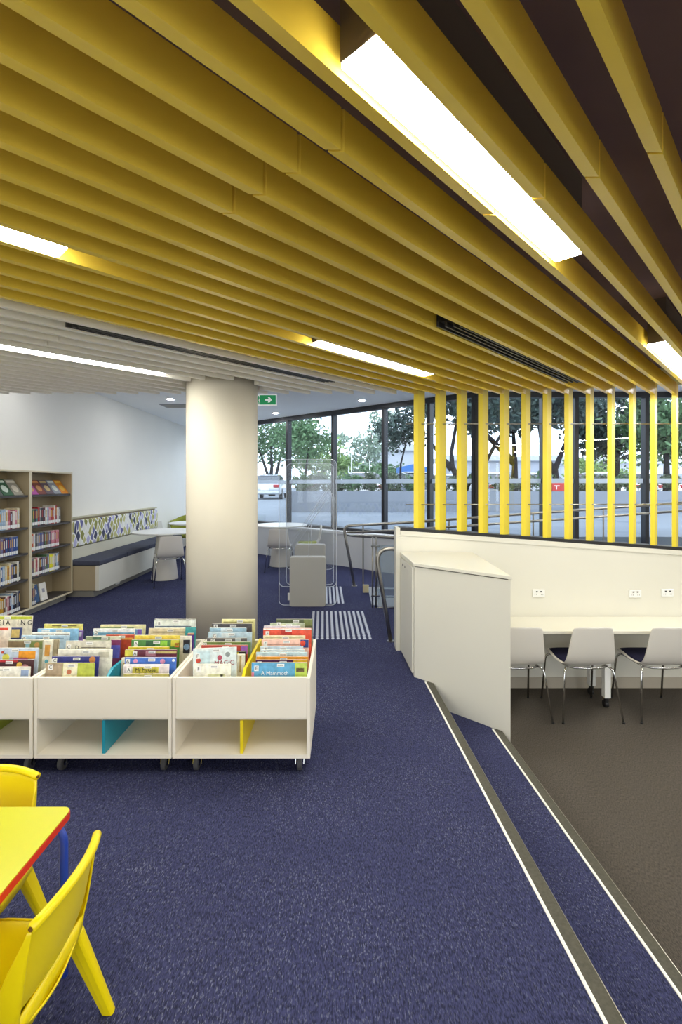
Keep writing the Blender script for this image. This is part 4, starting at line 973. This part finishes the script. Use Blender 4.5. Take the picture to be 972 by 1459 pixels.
tree(gp(520, 45), 9, [((.6, 0, 4.2), (2.2, 2, 1.8), .5), ((1.6, 0, 6.6), (1.2, 1.5, 1.0), .18), ((-1.0, 0, 2.4), (2.4, 1.5, 1.4), .4)], [[(0, 0, 0), (.2, 0, 3), (.8, 0, 6.5)]], LF[2], M_BARKP, 'tall pale gum tree far beyond the glazing', 2100, .22, .17, 5)
tree(gp(485, 50), 9, [((.1, 0, 5.6), (1.0, 1.5, .7), .2), ((0, 0, 2.3), (2.6, 1.5, 1.5), .6)], [[(0, 0, 0), (-.2, 0, 3), (.2, 0, 6.5)]], LF[2], M_BARKP, 'thin pale gum tree between two mullions', 1100, .22, .15, 6)
tree(gp(585, 18.9, 1.3), 5, [((.1, 0, 2.9), (1.0, 1.0, 1.1), .6), ((-.6, 0, 2.2), (.7, .8, .7), .4)], [[(-.4, 0, 0), (-.35, 0, 1.0), (0, 0, 2.4)]], LF[1], M_BARK, 'dark fine-leaved tree beside the first yellow post', 2200, .10, .05, 7, k=1.08)
tree(gp(656, 16.6, 1.3), 5, [((-.2, 0, 3.3), (1.6, 1.2, .9), .7), ((.9, 0, 2.7), (1.0, 1, .7), .4)], [[(.1, 0, 0), (-.1, 0, .5), (-.28, 0, .9), (-.3, 0, 1.4), (-.1, 0, 2.6)], [(.1, 0, 0), (.35, 0, .5), (.9, 0, 1.1), (1.4, 0, 2.0)], [(-.28, 0, .8), (-.55, 0, 1.1), (-1.0, 0, 1.7)]], LF[1], M_BARK, 'dark forked tree rising from the planter behind the third yellow post', 4600, .12, .13, 8)
tree(gp(733, 19.2, 1.3), 5, [((-.1, 0, 3.2), (1.3, 1.1, 1.0), 1)], [[(0, 0, 0), (.02, 0, 1.0), (-.05, 0, 2.4)], [(.0, 0, 1.0), (-.7, 0, 1.7), (-1.6, 0, 2.6)]], LF[1], M_BARK, 'dark straight tree behind the middle yellow posts', 4200, .12, .14, 9, k=1.13)
tree(gp(796, 16.6, 1.3), 5, [((.2, 0, 3.3), (1.5, 1.2, 1.0), 1)], [[(-.05, 0, 0), (-.12, 0, .8), (.2, 0, 1.6), (.4, 0, 2.7)], [(-.12, 0, .7), (-.5, 0, 1.3), (-.7, 0, 2.4)]], LF[1], M_BARK, 'dark leaning tree behind the red planter sign', 4400, .12, .13, 10)
tree(gp(880, 19.4, 1.3), 6, [((0, 0, 2.6), (1.4, 1.2, 1.5), 1)], [[(0, 0, 0), (0, 0, 2.5)]], LF[1], M_BARK, 'dense dark tree behind the farthest yellow posts', 4200, .13, .12, 11, k=1.06)
tree(gp(950, 16.7, 1.3), 6, [((0, 0, 2.8), (1.6, 1.3, 1.5), 1)], [[(0, 0, 0), (0, 0, 2.5)]], LF[0], M_BARK, 'green tree beyond the glazing at the picture edge', 3800, .13, .12, 12)
tree(gp(850, 34, .72), 4, [((0, 0, 1.9), (2.2, 1.5, 1.0), 1)], [[(0, 0, 0), (0, 0, 1.5)]], LF[4], M_BARKP, 'bright green bushy tree beyond the white car', 1400, .17, .08, 13)
tree(gp(545, 38, .72), 4, [((0, 0, 1.5), (1.6, 1.5, 1.1), 1)], [[(0, 0, 0), (0, 0, 1.5)]], LF[0], M_BARKP, 'green tree before the white gabled house', 1300, .2, .08, 14)
PLN = [(430, 'first'), (452, 'second'), (476, 'third'), (503, 'fourth'), (530, 'fifth'), (558, 'sixth'), (590, 'seventh'), (622, 'eighth'), (652, 'ninth'), (684, 'tenth'), (716, 'eleventh'), (748, 'twelfth'), (776, 'thirteenth'), (828, 'fourteenth'), (858, 'fifteenth'), (890, 'sixteenth'), (922, 'seventeenth'), (954, 'eighteenth')]
for k, (px, o_) in enumerate(PLN):
    Y = 15.75; x, y, z = gp(px, Y, 1.30)
    m_ = leaves((x, y, 1.60+.05*math.sin(k*2.3)), (.30, .22, .30+.06*math.sin(k*1.7)), 800, .062, 100+k, 30)
    o = m_.build('shrub', LF[3] if k % 3 else LF[0]); tag(o, 'low leafy shrub on the planter wall, %s counted from the silver car' % o_, 'shrub', 'shrubs on the planter wall')
    if k % 3 == 1:
        q = leaves((x, y, 1.65), (.28, .22, .2), 40, .035, 300+k, 10); tagf = q.build('blossom', mat('blossom_red', '#8c4a50', .6), o)
def car(px, Y, rot, col, label, z=GZ):
    x, y, _ = gp(px, Y); r = thing('car', (0, 0, 0), label, 'car', 'parked cars outside')
    W = .87; paint = mat('car_paint_'+col.lstrip('#'), col, .25, .1, .5, coat=.6)
    side = [(-2.15, .28), (2.1, .28), (2.2, .45), (2.15, .72), (1.1, .88), (-1.35, .92), (-2.1, .90), (-2.25, .6)]
    MB().extr(side, 'x', -W, W).build('body', paint, r, bevel=.07, seg=3)
    cab = [(-1.75, .90), (-1.0, 1.36), (-.3, 1.42), (.25, 1.38), (1.15, .88)]
    m_ = MB(); n = len(cab); ins = [max(0, (z_-.9)*.34) for _, z_ in cab]
    m_.add([(-W*.93+i_, a, b_) for (a, b_), i_ in zip(cab, ins)]+[(W*.93-i_, a, b_) for (a, b_), i_ in zip(cab, ins)], [tuple(range(n)), tuple(range(2*n-1, n-1, -1))]+[(i, n+i, n+(i+1) % n, (i+1) % n) for i in range(n)])
    m_.build('window_glass', mat('car_glass', '#2f3a46', .08, 0, .8), r, bevel=.03)
    m_ = MB(); m_.add([(-.52, -1.02, 1.375), (.52, -1.02, 1.375), (-.52, -.3, 1.435), (.52, -.3, 1.435), (-.5, .22, 1.40), (.5, .22, 1.40)], [(0, 1, 3, 2), (2, 3, 5, 4)]); m_.build('roof', paint, r, solid=.03)
    for sx_ in (-1, 1):
        for yy in (-1.35, 1.35):
            m_ = MB(); m_.disc((sx_*.78, yy, .31), .31, 'x', .2, 24); wh = m_.build('wheel', M_DARK, r, bevel=.02)
            m_ = MB(); m_.disc((sx_*.885, yy, .31), .19, 'x', .012, 14); m_.build('hub_cap', M_STEEL, wh)
        MB().box(sx_*.62-.16, sx_*.62+.16, -2.27, -2.12, .68, .84).build('tail_light', mat('tail_red', '#b3262c', .3), r, bevel=.02)
    MB().box(-.24, .24, -2.285, -2.25, .52, .63).build('number_plate', M_WHITE, r)
    MB().box(-.85, .85, -2.30, -2.15, .32, .46).build('bumper', paint, r, bevel=.03)
    r.location = (x, y, z); r.rotation_euler = (0, 0, rot); return r
car(386, 29.5, 0.0, '#c9ced4', 'silver sedan with red tail lights parked beside the column')
car(515, 23.5, .1, '#f0f1f2', 'white car parked behind the planter between two mullions')
car(588, 23, .15, '#4a5a70', 'blue-grey car parked behind the planter at the first post')
car(632, 29, .05, '#e4e6e8', 'white car parked behind the forked tree')
car(700, 24.5, -.05, '#aab0b6', 'grey car parked behind the fourth and fifth posts')
car(766, 25.5, 0, '#eef0f2', 'white car parked behind the straight dark tree')
car(846, 24, .2, '#f4f5f6', 'white car parked behind the tenth yellow post')
car(906, 25, .2, '#e9ebee', 'white car parked beside the dense dark tree')
car(985, 30, PI/2, '#7f9cc4', 'blue car parked side-on at the picture edge')
# buildings across the car park
def house(px0, px1, Y, zw, zr, col, label, gable=True):
    x0 = (px0-CX)/F*Y; x1 = (px1-CX)/F*Y; r = thing('house', ((x0+x1)/2, Y+3, GZ), label, 'building', 'buildings across the car park')
    MB().box(x0, x1, Y, Y+6, GZ, zw).build('wall', mottled('far_wall_'+col.lstrip('#'), col, .03, 1, .8, .2), r)
    xm = (x0+x1)/2; e = .4
    MB().extr([(x0-e, zw), (x1+e, zw), (xm, zr)] if gable else [(x0-e, zw), (x1+e, zw), (x1+e, zr), (x0-e, zr)], 'y', Y-.4, Y+6.4).build('roof', mat('far_roof', '#c3c6ca', .6), r)
    n = max(1, int((x1-x0)/3))
    for k in range(n):
        xc = x0+(x1-x0)*(k+.5)/n
        wd = MB().box(xc-.6, xc+.6, Y-.04, Y-.001, GZ+.9, min(zw-.4, GZ+2.1)).build('window', mat('far_window', '#8f9dae', .3), r)
        MB().box(xc-.02, xc+.02, Y-.06, Y-.041, GZ+.9, min(zw-.4, GZ+2.1)).build('window_bar', M_WHITE, wd)
    return r
house(537, 600, 52, 5.2, 6.6, '#c6cad2', 'white gabled house beyond the car park behind the first yellow post')
house(640, 800, 48, 3.9, 4.4, '#b4b8c2', 'long low pale building behind the middle yellow posts', False)
house(815, 990, 60, 4.2, 4.9, '#c4c8cf', 'long pale building behind the farthest yellow posts', False)
x, y, z = gp(590, 32.5); r = thing('awning', (x, y, GZ), 'blue awning on poles in front of the white house', 'awning')
MB().extr([(-.9+x, 2.35), (.9+x, 2.35), (.9+x, 2.75), (x, 2.95), (-.9+x, 2.75)], 'y', y, y+2.5).build('canopy', mat('awning_blue', '#3f74b8', .7), r)
for dx in (-.85, .85):
    for dy in (.1, 2.4): MB().tube([(x+dx, y+dy, GZ), (x+dx, y+dy, 2.36)], .04, 8).build('pole', M_WHITE, r)
x, y, z = gp(796, 15.2); r = thing('planter_sign', (x, 14.95, 1.365), 'red box sign on the planter wall by the leaning tree', 'sign')
MB().box(x-.27, x+.23, 15.02, 15.3, 1.363, 1.62).build('sign_box', mat('sign_red', '#c4312c', .5), r, bevel=.01)
MB().box(x-.22, x-.05, 15.012, 15.0195, 1.52, 1.545).build('white_mark', M_WHITE, r); MB().box(x-.16, x-.13, 15.012, 15.0195, 1.42, 1.52).build('white_mark', M_WHITE, r)
for px, hh, lb in ((501, 3.4, 'white flagpole beyond the gates, the taller one'), (497, 2.2, 'white pole beyond the gates, the shorter one'), (527, 2.6, 'white pole beyond the car park near the third mullion')):
    x, y, z = gp(px, 36); tag(MB().tube([(x, y, GZ), (x, y, GZ+hh)], .04, 8).build('pole', M_WHITE), lb, 'pole')
